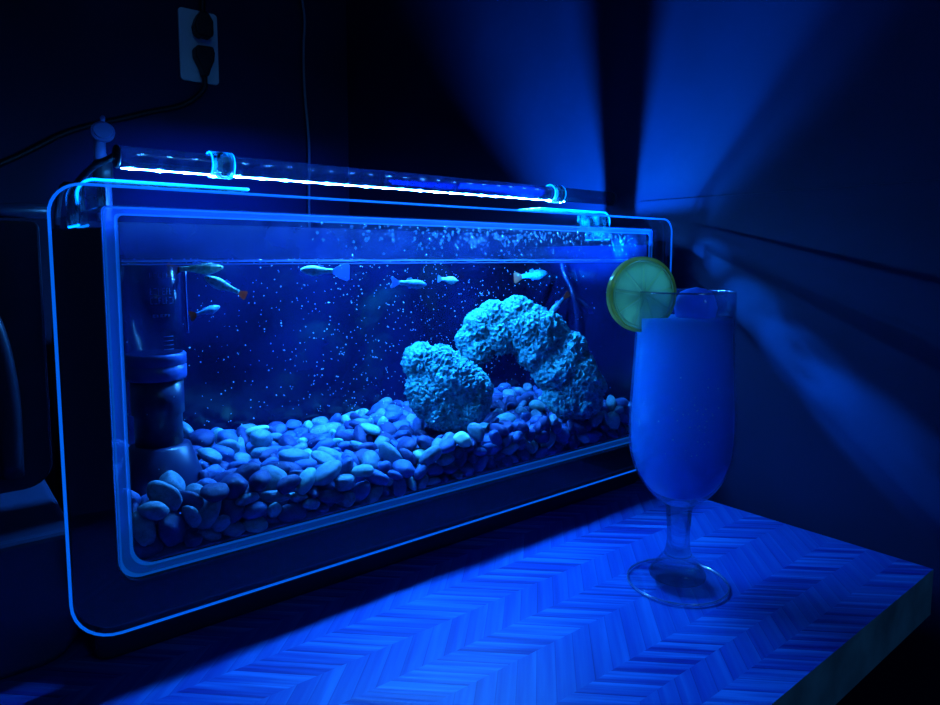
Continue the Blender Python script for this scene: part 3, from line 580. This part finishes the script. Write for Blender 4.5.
# ------------------------------------------------------------------ rocks
def make_rock(name, blobs, label, vox=.0009, seed=0):
    bm = NB()
    for x, y, z, r in blobs:
        sphere(bm, (x, y, z), r, 3)
    c = sum((Vector(b[:3]) for b in blobs), Vector()) / len(blobs)
    zmin = min(b[2] - b[3] for b in blobs)
    org = Vector((c.x, c.y, zmin))
    me = bpy.data.meshes.new(name)
    for v in bm.verts: v.co -= org
    bm.to_mesh(me); bm.free()
    tmp = bpy.data.objects.new(name, me); COL.objects.link(tmp)
    md = tmp.modifiers.new('r', 'REMESH'); md.mode = 'VOXEL'; md.voxel_size = vox
    sm = tmp.modifiers.new('s', 'SMOOTH'); sm.iterations = 10
    bpy.context.view_layer.update()
    dg = bpy.context.evaluated_depsgraph_get()
    nm = bpy.data.meshes.new_from_object(tmp.evaluated_get(dg))
    bpy.data.objects.remove(tmp)
    off = Vector((seed * 3.3, 1.1, 2.2))
    nors = [v.normal.copy() for v in nm.vertices]
    for v, nn in zip(nm.vertices, nors):
        q = v.co
        d1 = noise.voronoi(q * 150 + off)[0][0]
        big = noise.noise(q * 45 + off)
        worm = 1 - 2.2 * abs(noise.noise(q * 300 + off))
        wm2 = 1 - 2.2 * abs(noise.noise(q * 520 - off))
        dd = -.0012 + (.42 - d1) * .0032 + big * .0040 + worm * .0026 + wm2 * .0013
        v.co = q + nn * dd
    for p_ in nm.polygons: p_.use_smooth = True
    nm.materials.clear(); nm.materials.append(M['rock']); nm.name = name
    o = bpy.data.objects.new(name, nm); o.location = org; link(o)
    return tag(o, label, 'rock')
make_rock('live_rock', BL, 'smaller knobbly coral rock, standing left of the arched one', seed=1)
make_rock('live_rock', BR, 'large arched coral rock with a dark hollow beneath it', seed=2)

# ------------------------------------------------------------------ fish
def fish_mats():
    for nm, c in (('pale', (.30, .85, .80)), ('blue', (.14, .45, .72)), ('dim', (.06, .22, .45)), ('orange', (1.0, .16, .08)), ('finblue', (.18, .38, .85)), ('green', (.45, .90, .5))):
        if nm in ('orange', 'finblue'):
            M['fish_' + nm] = trans_mat('fish_fin_' + nm, c, .12, .03, .5)
        else:
            M['fish_' + nm] = pbr('fish_scales_' + nm, c, .35, .6, .55, 420, 0, 0, 0)
    M['eye'] = pbr('fish_eye', (.005, .005, .006), .1, .6)
fish_mats()
fin_room = M['fish_orange']
def fin(P, th):
    """thin fin from an outline in the fish's x-z plane"""
    bm = NB(); return prism_xz(bm, P, -th, th)
def make_fish(head, tail, label, body='pale', tailc='finblue', tail_len=.25, tail_h=.20, depth=.17, yaw=0, fork=.0):
    head, tail = Vector(head), Vector(tail); d = head - tail; Ln = d.length
    root = bpy.data.objects.new('fish', None); root.empty_display_size = .005
    root.location = (head + tail) / 2; link(root)
    xax = d.normalized(); yax = Vector((0, 0, 1)).cross(xax).normalized(); zax = xax.cross(yax)
    R = Matrix((xax, yax, zax)).transposed()
    root.rotation_euler = (R @ Matrix.Rotation(yaw, 3, 'Z')).to_euler()
    tag(root, label, 'fish', 'guppies in the tank')
    L = Ln; bl = L * (1 - tail_len)
    def put(name, bm, mat, smooth=True):
        bmesh.ops.recalc_face_normals(bm, faces=bm.faces)
        me = bpy.data.meshes.new(name); bm.to_mesh(me); bm.free(); me.materials.append(mat)
        for p_ in me.polygons: p_.use_smooth = smooth
        o = bpy.data.objects.new(name, me); link(o, root); return o
    bm = NB(); rows = []
    depth = depth * 1.2
    S_ = [(0, .012, 0), (.03, .045, .0), (.10, .085, .002), (.22, .135, -.004), (.36, .165, -.010), (.5, .150, -.006), (.65, .105, .004), (.8, .075, .008), (.93, .070, .010), (1.0, .066, .010)]
    n_ = 14
    for t, hh, off in S_:
        x = L / 2 - bl * t; hz = hh * depth / .17 * bl * .82; wy = hz * (.62 if t < .5 else .62 - .55 * (t - .5))
        rows.append([bm.verts.new((x, wy * math.cos(2 * PI * k / n_), off * bl + hz * math.sin(2 * PI * k / n_))) for k in range(n_)])
    for a, b in zip(rows, rows[1:]):
        for k in range(n_): bm.faces.new((a[k], a[(k + 1) % n_], b[(k + 1) % n_], b[k]))
    bm.faces.new(rows[0]); bm.faces.new(rows[-1][::-1])
    put('body', bm, M['fish_' + body])
    xe = L / 2 - bl * .98; tl = L * tail_len; hz = .05 * bl; th = tail_h * L / 2
    P = [(xe, hz), (xe - tl * .45, th * .72), (xe - tl * .85, th), (xe - tl, th * .75), (xe - tl * (1 - fork), 0), (xe - tl, -th * .8), (xe - tl * .85, -th), (xe - tl * .45, -th * .72), (xe, -hz)]
    o = put('tail_fin', fin(P, .00025), M['fish_' + tailc] if tailc in ('orange', 'finblue') else M['fish_finblue'], False)
    if tailc == 'orange': o['label'] = 'orange tail fin'
    xd = L / 2 - bl * .48; zt = .10 * bl
    put('dorsal_fin', fin([(xd, zt * .9), (xd - bl * .08, zt * 1.75), (xd - bl * .22, zt * 1.45), (xd - bl * .2, zt * .7)], .0002), M['fish_finblue'], False)
    put('anal_fin', fin([(xd, -zt * .8), (xd - bl * .09, -zt * 1.55), (xd - bl * .16, -zt * 1.35), (xd - bl * .12, -zt * .6)], .0002), M['fish_finblue'], False)
    for s_ in (1, -1):
        eb = NB(); sphere(eb, (L / 2 - bl * .085, s_ * .042 * bl * depth / .17, .012 * bl), .021 * bl, 2); put('eye', eb, M['eye'])
    return root
make_fish((.1628, .470, .2285), (.1255, .470, .2270), 'orange-tailed guppy just under the surface above the filter', 'green', 'orange', .22, .26, .15, .0)
make_fish((.1444, .455, .2228), (.1737, .455, .2087), 'bright guppy slanting nose-up beneath the orange-tailed one by the filter', 'pale', 'orange', .2, .2, .16, .1)
make_fish((.1665, .490, .2003), (.1450, .490, .1940), 'small dim blue guppy swimming lowest, right of the filter', 'blue', 'orange', .22, .34, .19, .0)
make_fish((.2195, .470, .2263), (.2612, .470, .2240), 'pale guppy with a broad blue fan tail below the waterline', 'pale', 'finblue', .36, .34, .16, .0)
make_fish((.3484, .490, .2115), (.3105, .490, .2145), 'slender dim blue guppy facing right at mid tank', 'dim', 'finblue', .22, .26, .15, 0, .25)
make_fish((.3908, .500, .2138), (.3680, .500, .2162), 'short stubby bright guppy above the left of the arched rock', 'pale', 'finblue', .2, .3, .22, 0)
make_fish((.5463, .535, .2185), (.4950, .535, .2136), 'blue guppy with a rosy tail over the top of the arched rock', 'blue', 'orange', .24, .24, .15, 0)
make_fish((.5290, .515, .1745), (.5610, .515, .1965), 'guppy diving head down behind the arched rock', 'blue', 'orange', .28, .2, .14, 0)

# ------------------------------------------------------------------ internal filter
F = empty('internal_filter', (.1195, .48, .08))
tag(F, 'dark cylindrical internal filter with a flared foot in the left tank corner', 'filter')
cx, cy = .1195, .48
obj('foot', lathe(NB(), [(0, .080), (.0275, .080), (.0275, .085), (.0195, .109), (.0165, .1105), (0, .1105)], cx, cy), M['filter'], F, True)
obj('body', lathe(NB(), [(0, .1106), (.0150, .1106), (.0150, .130), (.0165, .1315), (.0165, .1545), (0, .1545)], cx, cy), M['filter'], F, True)
obj('collar', lathe(NB(), [(0, .1546), (.0182, .1546), (.0188, .156), (.0188, .1635), (.0180, .164), (.0180, .1645), (.0188, .165), (.0188, .1710), (.018, .172), (0, .172)], cx, cy), M['collar'], F, True)
cyl = obj('cylinder', lathe(NB(), [(0, .1722), (.0168, .1722), (.0168, .2300), (0, .2300)], cx, cy), M['cylinder'], F, True)
random.seed(5)
mk = NB()
def mark(u, z, w_, hh):
    R_ = .01705
    a0 = -PI / 2 + u / R_; n_ = 3
    lo = []; hi = []
    for k in range(n_ + 1):
        a = a0 + (w_ / R_) * k / n_
        lo.append(mk.verts.new((cx + R_ * math.cos(a), cy + R_ * math.sin(a), z))); hi.append(mk.verts.new((cx + R_ * math.cos(a), cy + R_ * math.sin(a), z + hh)))
    for k in range(n_): mk.faces.new((lo[k], lo[k + 1], hi[k + 1], hi[k]))
for z, n_, hgt, u0 in ((.2225, 5, .0030, -.006), (.2115, 6, .0042, -.006), (.2055, 7, .0042, -.006), (.197, 5, .0018, -.005)):
    u = u0
    for k in range(n_):
        w_ = random.uniform(.0012, .0019)
        if random.random() < .8: mark(u, z, .00035, hgt)
        if random.random() < .7: mark(u, z + hgt - .0004, w_, .0004)
        if random.random() < .5: mark(u, z + hgt * .45, w_ * .8, .0004)
        if random.random() < .6: mark(u, z, w_, .0004)
        u += w_ + .0008
for k in range(4): mark(.001, .1755 + k * .0028, .0065, .0004)
obj('printed_markings', mk, M['mark'], cyl)
obj('hose', tube(NB(), smooth_path([(.1395, .478, .226), (.1396, .478, .205), (.1400, .478, .184)]), .0008), M['collar'], F, True)

AT = obj('airline_tube', tube(NB(), smooth_path([(.5510, .5180, .2300), (.5510, .5132, .2166), (.5510, .5025, .2007), (.5510, .4961, .1794), (.5510, .4939, .1525), (.5510, .4973, .1192), (.550, .502, .088)]), .0021, 12), M['airline'], None, True, origin=(.551, .5, .088))
tag(AT, 'dim curved airline tube hanging by the right tank wall behind the rock', 'tube')

# ------------------------------------------------------------------ light bar
LB = empty('light_bar', (.35, .485, .2985))
tag(LB, 'slim LED light bar lying along the top of the tank', 'lamp')
by, bz, br = .485, .2998, .0070
def xcyl(bm, x0, x1, r, n=28):
    a = [bm.verts.new((x0, by + r * math.cos(2 * PI * k / n), bz + r * math.sin(2 * PI * k / n))) for k in range(n)]
    b = [bm.verts.new((x1, by + r * math.cos(2 * PI * k / n), bz + r * math.sin(2 * PI * k / n))) for k in range(n)]
    bm.faces.new(a); bm.faces.new(b[::-1])
    for k in range(n): bm.faces.new((a[k], b[k], b[(k + 1) % n], a[(k + 1) % n]))
    return bm
obj('tube_body', xcyl(NB(), .1035, .5925, br), M['bodybar'], LB, True, bevel=.0006)
obj('end_cap', xcyl(NB(), .1010, .1038, br * 1.06), M['black'], LB, True, bevel=.0012)
obj('end_cap', xcyl(NB(), .5922, .5955, br * 1.06), M['black'], LB, True, bevel=.0012)
lens = NB(); la = [math.radians(a) for a in (252, 261, 270, 279, 288, 300)]
r_ = br + .0004
ra = [lens.verts.new((.1045, by + r_ * math.cos(a), bz + r_ * math.sin(a))) for a in la]
rb = [lens.verts.new((.518, by + r_ * math.cos(a), bz + r_ * math.sin(a))) for a in la]
for k in range(len(la) - 1): lens.faces.new((ra[k], ra[k + 1], rb[k + 1], rb[k]))
lo = obj('light_strip', lens, M['led'], LB)
if lo.data.polygons[0].normal.z > 0: lo.data.flip_normals()
for k in range(24):
    x = .110 + k * (.402 / 23)
    a = math.radians(258); c_ = Vector((x, by + (r_ + .0003) * math.cos(a), bz + (r_ + .0003) * math.sin(a)))
    bm = NB(); sphere(bm, c_, .0010, 2, (3.0, .8, .6)); obj('led', bm, M['leddot'], LB)
def bracket(xh, xt, xc, side):
    """acrylic leg: a tongue under the bar, bent down over the tank end (side = -1 left, +1 right), with a C clip"""
    z = .2828
    e = xh - side * .010
    path = [(xt, z)] + [(xt + (e - xt) * k / 6, z) for k in range(1, 7)] + [(e + side * .010 * math.sin(math.radians(a)), z - .010 + .010 * math.cos(math.radians(a))) for a in range(10, 91, 10)] + [(xh, z - .010 - k * .0045) for k in range(1, 5)]
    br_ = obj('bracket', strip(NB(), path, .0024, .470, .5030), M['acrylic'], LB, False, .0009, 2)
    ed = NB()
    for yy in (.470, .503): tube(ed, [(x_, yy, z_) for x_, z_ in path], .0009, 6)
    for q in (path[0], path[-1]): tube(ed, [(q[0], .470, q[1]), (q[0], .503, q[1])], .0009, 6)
    obj('glow_edge', ed, M['acryledge'], br_, True)  # tubes added to draw the acrylic's bright outline by emission
    bm = NB()
    R0, R1 = br + .0008, br + .0022
    Q = [(R1, a) for a in range(60, 281, 10)] + [(R0, a) for a in range(280, 59, -10)]
    n_ = 23
    P = [(by + r * math.cos(math.radians(a)), bz + r * math.sin(math.radians(a))) for r, a in Q]
    va = [[bm.verts.new((x, *P[i])) for i in range(len(P))] for x in (xc - .0075, xc + .0075)]
    m_ = len(P)
    for i in range(m_): bm.faces.new((va[0][i], va[1][i], va[1][(i + 1) % m_], va[0][(i + 1) % m_]))
    for i in range(n_ - 1):
        for q in (0, 1): bm.faces.new((va[q][i], va[q][i + 1], va[q][m_ - 2 - i], va[q][m_ - 1 - i]))
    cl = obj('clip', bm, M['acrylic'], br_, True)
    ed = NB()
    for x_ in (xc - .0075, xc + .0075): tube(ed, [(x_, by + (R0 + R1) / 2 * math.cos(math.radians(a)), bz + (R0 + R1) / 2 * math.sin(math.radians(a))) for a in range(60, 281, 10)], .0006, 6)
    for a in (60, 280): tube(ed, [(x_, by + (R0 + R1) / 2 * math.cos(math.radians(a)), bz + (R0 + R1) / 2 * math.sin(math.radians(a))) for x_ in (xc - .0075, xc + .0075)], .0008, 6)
    obj('glow_edge', ed, M['acryledge'], br_, True)
    fx = xh - side * .004
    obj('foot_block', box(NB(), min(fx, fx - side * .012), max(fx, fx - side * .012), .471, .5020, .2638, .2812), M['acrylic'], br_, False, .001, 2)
bracket(.0765, .182, .1680, -1)
bracket(.5735, .470, .5045, 1)
obj('power_lead', tube(NB(), smooth_path([(.1012, .485, .2998), (.098, .490, .298), (.092, .505, .294), (.088, .54, .286), (.084, .600, .27), (.08, .64, .10), (.08, .66, .003)]), .0022), M['black'], LB, True)

# ------------------------------------------------------------------ drink
gx, gy = .4138, .2709
G = empty('drinking_glass', (gx, gy, 0))
tag(G, 'tall footed beer glass of cloudy drink standing on the table before the tank', 'glass')
OUT = [(.0334, .2112), (.0336, .195), (.0338, .1787), (.0353, .1505), (.0364, .1291), (.0366, .1146), (.0358, .1001), (.0345, .0928), (.0321, .0854), (.0286, .0780), (.0232, .0706), (.0182, .0654), (.0130, .0618)]
IN = [(r - .0013, z) for r, z in OUT[:-3]] + [(.0205, .0700), (.0130, .0665), (.005, .0652), (0, .0650)]
def smooth_prof(P, n=4):
    q = smooth_path([(r, 0, z) for r, z in P], n); return [(max(0, v.x), v.z) for v in q]
bo = smooth_prof(OUT); bi = smooth_prof(IN)
obj('bowl', lathe(NB(), bo[::-1] + [(.0330, .2118), (.0324, .2118)] + bi, gx, gy, 72), M['bowl'], G, True)
ST = smooth_prof([(.0129, .0617), (.0095, .0572), (.0086, .0482), (.0079, .0368), (.0083, .0292), (.0098, .0231), (.0131, .0185), (.0180, .0120)], 4) + [(.0192, .0098), (.0200, .0080), (.0196, .0062), (0, .0062)]
obj('stem', lathe(NB(), [(0, .0617)] + ST, gx, gy, 72), M['glass'], G, True)
FT = smooth_prof([(.0200, .0060), (.028, .0046), (.0345, .0034)], 3) + [(.0356, .0022), (.0350, .0007), (.033, 0.0002), (0, .0002)]
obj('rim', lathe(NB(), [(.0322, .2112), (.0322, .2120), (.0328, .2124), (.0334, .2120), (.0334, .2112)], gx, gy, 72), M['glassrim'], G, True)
obj('foot', lathe(NB(), [(0, .0061)] + FT, gx, gy, 72), M['footglass'], G, True)
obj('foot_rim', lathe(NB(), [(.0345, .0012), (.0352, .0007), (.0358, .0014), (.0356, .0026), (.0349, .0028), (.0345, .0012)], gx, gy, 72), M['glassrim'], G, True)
def drink_mat():
    w = N('cloudy_drink')
    b = w.n('BsdfPrincipled', i_Roughness=.35); b.inputs['Base Color'].default_value = (.01, .27, .998, 1)
    b.inputs['Subsurface Weight'].default_value = 1; b.inputs['Subsurface Radius'].default_value = (1, 1, 1); b.inputs['Subsurface Scale'].default_value = .25
    b.inputs['Specular IOR Level'].default_value = .3
    return w.done(b.outputs[0])
M['drink'] = drink_mat()
liq = [(r - .0004, z) for r, z in bi if z < .1925 and r > .001] + []
D = obj('drink', lathe(NB(), [(0, .1932), (liq[0][0], .1932)] + liq + [(0, .0654)], gx, gy, 64), M['drink'], None, True, origin=(gx, gy, .0654))
tag(D, 'cloudy blue drink filling the footed glass', 'drink')
random.seed(9)
bb = NB()
for i in range(60):
    a = random.gauss(-2.25, .30); z = random.gauss(.128, .014)
    rr_ = .0352
    for (r0, z0), (r1, z1) in zip(bi, bi[1:]):
        if z1 <= z <= z0: rr_ = r0 + (r1 - r0) * (z0 - z) / max(1e-6, z0 - z1)
    sphere(bb, (gx + (rr_ - .0004) * math.cos(a), gy + (rr_ - .0004) * math.sin(a), z), random.choice([.00025, .00035, .0005]), 1)
tag(obj('fizz_bubbles', bb, M['speck'], D), kind='stuff')
# ice
ib = NB(); box(ib, -.013, .013, -.013, .013, -.012, .012)
bmesh.ops.subdivide_edges(ib, edges=ib.edges[:], cuts=3, use_grid_fill=True)
for v in ib.verts:
    d = v.co.length; v.co = v.co.lerp(v.co.normalized() * .0150, .85) * (1 + .05 * noise.noise(v.co * 90))
    v.co = Matrix.Rotation(.5, 3, 'Z') @ (Matrix.Rotation(.35, 3, 'Y') @ v.co) + Vector((gx + .0125, gy - .0005, .1998))
M['ice'] = trans_mat('ice', (.15, .48, .99), .12, .06, .65)
tag(obj('ice_cube', ib, M['ice'], None, True, origin=(gx + .0135, gy + .0005, .19)), 'rounded ice piece poking above the rim of the drink', 'ice')
# lemon slice on the rim
cr = Vector((.776, -.6307, 0)); cf = Vector((.6307, .776, 0))
lc = Vector((gx, gy, .2098)) - cr * .0310 - cf * .002
ang = math.radians(16)
nx = (-cf * math.cos(ang) + cr * math.sin(ang)).normalized()
ux = Vector((0, 0, 1)).cross(nx).normalized()
LMAT = Matrix((ux, Vector((0, 0, 1)), nx)).transposed()
def lemon_mats():
    M['rind'] = pbr('lemon_rind', (.98, .85, .08), .5, .4, .06, 160, .4, 500, sss=1, sss_r=.02)
    M['pith'] = pbr('lemon_pith', (.95, .95, .30), .6, .3, .03, 100, sss=1, sss_r=.03)
    M['flesh'] = trans_mat('lemon_flesh', (.82, .95, .62), .40, .03, .8)
    M['pith'] = trans_mat('lemon_pith', (.85, .92, .50), .36, .03, .75)
    M['rind'] = trans_mat('lemon_rind', (.98, .70, .14), .25, .05, .6)
lemon_mats()
LM = empty('lemon_slice', lc)
tag(LM, 'round lemon slice perched on the rim of the drinking glass', 'lemon')
def disc_ring(r0, r1, t0, n=64):
    """ring between radii r0 < r1, half thickness t0, rounded on the outside"""
    bm = NB()
    P = [(r0, t0), (r1 * .97, t0), (r1, t0 * .6), (r1, -t0 * .6), (r1 * .97, -t0), (r0, -t0)]
    rows = [[bm.verts.new(LMAT @ Vector((r * math.cos(2 * PI * k / n), r * math.sin(2 * PI * k / n), t)) + lc) for k in range(n)] for r, t in P]
    for i in range(len(P)):
        a, b = rows[i], rows[(i + 1) % len(P)]
        for k in range(n): bm.faces.new((a[k], a[(k + 1) % n], b[(k + 1) % n], b[k]))
    return bm
obj('rind', disc_ring(.0240, .0262, .0034), M['rind'], LM)
obj('pith', disc_ring(.0222, .0240, .0033), M['pith'], LM)
obj('core', disc_ring(.0003, .0018, .0029, 16), M['pith'], LM)
for s in range(9):
    a0 = 2 * PI * s / 9 + .2; a1 = a0 + 2 * PI / 9
    mid = (a0 + a1) / 2
    pts = [(.0026 * math.cos(mid), .0026 * math.sin(mid))]
    for k in range(7):
        a = a0 + .022 + (a1 - a0 - .044) * k / 6; pts.append((0.0221 * math.cos(a), 0.0221 * math.sin(a)))
    bm = NB()
    lo_ = [bm.verts.new(LMAT @ Vector((x, y, -.0030)) + lc) for x, y in pts]; hi_ = [bm.verts.new(LMAT @ Vector((x, y, .0030)) + lc) for x, y in pts]
    bm.faces.new(lo_); bm.faces.new(hi_[::-1])
    for k in range(len(pts)): bm.faces.new((lo_[k], hi_[k], hi_[(k + 1) % len(pts)], lo_[(k + 1) % len(pts)]))
    obj('segment', bm, M['flesh'], LM, bevel=.0005)
obj('membrane', disc_ring(.0017, .0223, .0027), M['pith'], LM)

# ------------------------------------------------------------------ things behind and beside the tank
px_, pz_ = .3536, .5582
OP = empty('outlet_plate', (px_, BW, pz_))
tag(OP, 'white wall outlet plate with two black plugs in it', 'outlet')
pb = NB(); prism_xz(pb, rrect(px_ - .029, px_ + .029, pz_ - .0535, pz_ + .0535, .006), BW - .006, BW - .0003)
obj('plate', pb, M['white'], OP, bevel=.0015)
for dz in (-.026, .026):
    sb_ = NB(); prism_xz(sb_, rrect(px_ - .0165, px_ + .0165, pz_ + dz - .0145, pz_ + dz + .0145, .012), BW - .0075, BW - .006)
    obj('socket', sb_, M['white'], OP)
def plug(dz, out, label):
    E_ = empty('power_plug', (px_ + .002, BW - .008, pz_ + dz)); tag(E_, label, 'plug', 'plugs in the wall outlet')
    x, z = px_ + .002, pz_ + dz
    if out < 0: P = [(x - .012, z + .018), (x + .012, z + .019), (x + .0145, z + .010), (x + .013, z - .002), (x + .007, z - .016), (x + .004, z - .026), (x - .003, z - .026), (x - .006, z - .014), (x - .014, z + .002), (x - .0145, z + .012)]
    else: P = [(x - .005, z + .020), (x + .006, z + .020), (x + .0135, z + .008), (x + .0135, z - .012), (x + .010, z - .017), (x, z - .016), (x - .004, z - .018), (x - .012, z - .014), (x - .0145, z - .002), (x - .011, z + .009)]
    bm = NB(); prism_xz(bm, P, BW - .030, BW - .0078); obj('body', bm, M['plug'], E_, bevel=.003)
    if out < 0: path = [(x, BW - .02, z - .024), (x - .002, BW - .016, z - .045), (x - .030, BW - .008, z - .070), (x - .10, BW - .006, z - .095), (x - .22, BW - .006, z - .15), (x - .36, BW - .006, z - .30), (x - .40, BW - .006, z - .80)]
    else: path = [(x, BW - .02, z + .018), (x + .001, BW - .02, z + .05), (x + .006, BW - .012, z + .12), (x + .012, BW - .008, z + .25), (x + .015, BW - .008, z + .55)]
    obj('cord', tube(NB(), smooth_path(path), .004), M['plug'], E_, True)
plug(.027, 1, 'upper black plug in the wall outlet, its cord running up')
plug(-.022, -1, 'lower black plug in the wall outlet, its cord drooping to the left')

k_ = BW - .012
def wp(px, z): return (px, k_, z)
CD = obj('white_cord', tube(NB(), smooth_path([wp(.519, .82), wp(.5205, .69), wp(.5265, .635), wp(.5235, .585), wp(.5235, .52), wp(.5280, .455), wp(.5295, .41), wp(.527, .30), wp(.53, .1), wp(.52, -.2)]), .0022), M['cord'], None, True, origin=(.52, k_, -.2))
tag(CD, 'thin white cord hanging down the dark wall, right of the outlet', 'cord')

HF = empty('hang_on_filter', (0, .51, .10))
tag(HF, 'dark filter box with pipes hanging outside the left end of the tank', 'filter')
obj('housing', prism_xz(NB(), rrect(-.09, .0553, .100, .256, (.015, .004, .004, .015)), .462, .56), M['black'], HF, bevel=.0015)
obj('intake_pipe', tube(NB(), [(-.10, .468, .2620), (.0, .468, .2620), (.0600, .468, .2620)], .0042, 14), M['darkblue'], HF, True)
obj('pipe_joint', tube(NB(), [(.030, .468, .2620), (.036, .468, .2620)], .0062, 14), M['darkblue'], HF, True)
obj('valve_pin', tube(NB(), [(.033, .468, .267), (.033, .468, .2735)], .0014, 8), M['darkblue'], HF, True)
obj('return_hose', tube(NB(), smooth_path([(-.02, .452, .262), (-.005, .452, .252), (.012, .452, .232), (.028, .452, .20), (.034, .452, .16), (.034, .452, .112)]), .006, 14), M['black'], HF, True)
TB = obj('plastic_tub', prism_xz(NB(), rrect(-.075, .0625, .0005, .078, (.022, .006, .006, .022)), .440, .60), M['darkblue'], None, False, .004, 3, origin=(0, .5, 0))
tag(TB, 'low dark plastic tub on the table at the left end of the tank', 'tub')

SP = empty('standpipe', (.1207, .622, 0))
tag(SP, 'blue-grey round-capped standpipe rising behind the left end of the tank', 'pipe')
obj('pipe', tube(NB(), [(.1207, .622, .0005), (.1207, .622, .27), (.1207, .622, .305), (.1192, .622, .320), (.1197, .622, .330)], [.006, .006, .0055, .0045, .004], 14), M['valve'], SP, True)
obj('joint', tube(NB(), [(.1207, .622, .296), (.1207, .622, .299), (.1207, .622, .312), (.1207, .622, .315)], [.005, .0075, .0075, .005], 16), M['black'], SP, True)
def disc(c, nrm, prof, mat, name, n=28):
    nrm = Vector(nrm).normalized(); u = nrm.orthogonal().normalized(); w = nrm.cross(u)
    bm = NB(); rows = [[bm.verts.new(Vector(c) + nrm * t + (u * math.cos(2 * PI * k / n) + w * math.sin(2 * PI * k / n)) * r) for k in range(n)] for r, t in prof]
    for a, b in zip(rows, rows[1:]):
        for k in range(n): bm.faces.new((a[k], a[(k + 1) % n], b[(k + 1) % n], b[k]))
    bm.faces.new(rows[0]); bm.faces.new(rows[-1][::-1])
    return obj(name, bm, mat, SP)
disc((.1217, .620, .3365), (-.15, -1, .35), [(.0085, -.002), (.0088, .001), (.0076, .0015), (.0070, .0012), (.0066, .0028), (.001, .0030)], M['valve'], 'cap')
obj('knob', tube(NB(), [(.1219, .620, .3445), (.1220, .620, .3480), (.1220, .620, .3495)], [.0018, .0020, .0010], 10), M['valve'], SP, True)

# ------------------------------------------------------------------ light
wd = bpy.data.worlds.new('dim_room'); scene.world = wd; wd.use_nodes = True
bg = wd.node_tree.nodes['Background']; bg.inputs[0].default_value = (.02, .14, 1.0, 1); bg.inputs[1].default_value = 0.05
def spot(name, loc, target, energy, angle, blend, col, radius):
    l = bpy.data.lights.new(name, 'SPOT'); l.energy = energy; l.spot_size = math.radians(angle); l.spot_blend = blend; l.color = col; l.shadow_soft_size = radius
    o = bpy.data.objects.new(name, l); o.location = loc
    o.rotation_euler = (Vector(target) - Vector(loc)).to_track_quat('-Z', 'Y').to_euler(); COL.objects.link(o); return o
# unseen spot added below the surface, standing for the bar's light mirrored by water
spot('added_water_mirror_spot', (.462, .4845, .1745), (.602, .4845, .455), 33, 92, .7, (0, .23, 1), .011)
al = bpy.data.lights.new('added_wall_glow', 'AREA'); al.shape = 'RECTANGLE'; al.size = .36; al.size_y = .004; al.energy = .8; al.color = (0, .06, 1); al.spread = math.radians(26)
ao = bpy.data.objects.new('added_wall_glow', al); ao.location = (.30, .4945, .299); ao.rotation_euler = (math.radians(91), 0, -math.radians(12)); COL.objects.link(ao)  # unseen strip lamp added for the glow on the back wall
for gy_, gz_, ge_, ga_ in ((.375, .236, 5, 15), (.330, .192, 11, 14), (.283, .146, 19, 13), (.225, .094, 30, 13)):
    spot('added_streak_spot', (.49, .470, .2875), (.612, gy_, gz_), ge_, ga_, 1.0, (0, .22, 1), .002)  # unseen spots added to draw the slanting streak on the right wall
pl = bpy.data.lights.new('added_fill', 'POINT'); pl.energy = 3; pl.color = (.10, .45, 1); pl.shadow_soft_size = .12
po = bpy.data.objects.new('added_fill', pl); po.location = (.1, -.9, 1.0); COL.objects.link(po)  # unseen point light added as fill for the table's front edge and dark areas
spot('added_plate_spot', (-.35, -.55, 1.45), (.36, 1.1, .56), 3.0, 14, .8, (.10, .34, 1), .05)  # unseen spot added to brighten the outlet plate

# ------------------------------------------------------------------ camera
cd = bpy.data.cameras.new('camera'); cam = bpy.data.objects.new('camera', cd); COL.objects.link(cam)
cd.sensor_width = 36; cd.sensor_fit = 'HORIZONTAL'; cd.lens = 676 / 940 * 36; cd.clip_start = .01; cd.shift_y = -0.03381790638297874
cam.location = (0, 0, .235); cam.rotation_euler = (math.radians(90 - 5.3), 0, -math.radians(90 - 50.9))
scene.camera = cam

vs = scene.view_settings
scene.display_settings.display_device = 'sRGB'
vs.view_transform = 'Standard'; vs.look = 'None'; vs.gamma = 1; vs.use_curve_mapping = False; vs.exposure = 0
cy_ = scene.cycles
cy_.use_denoising = True
cy_.max_bounces = 12; cy_.diffuse_bounces = 3; cy_.glossy_bounces = 5; cy_.transmission_bounces = 10; cy_.transparent_max_bounces = 32
cy_.caustics_reflective = False; cy_.caustics_refractive = False
cy_.sample_clamp_indirect = 4
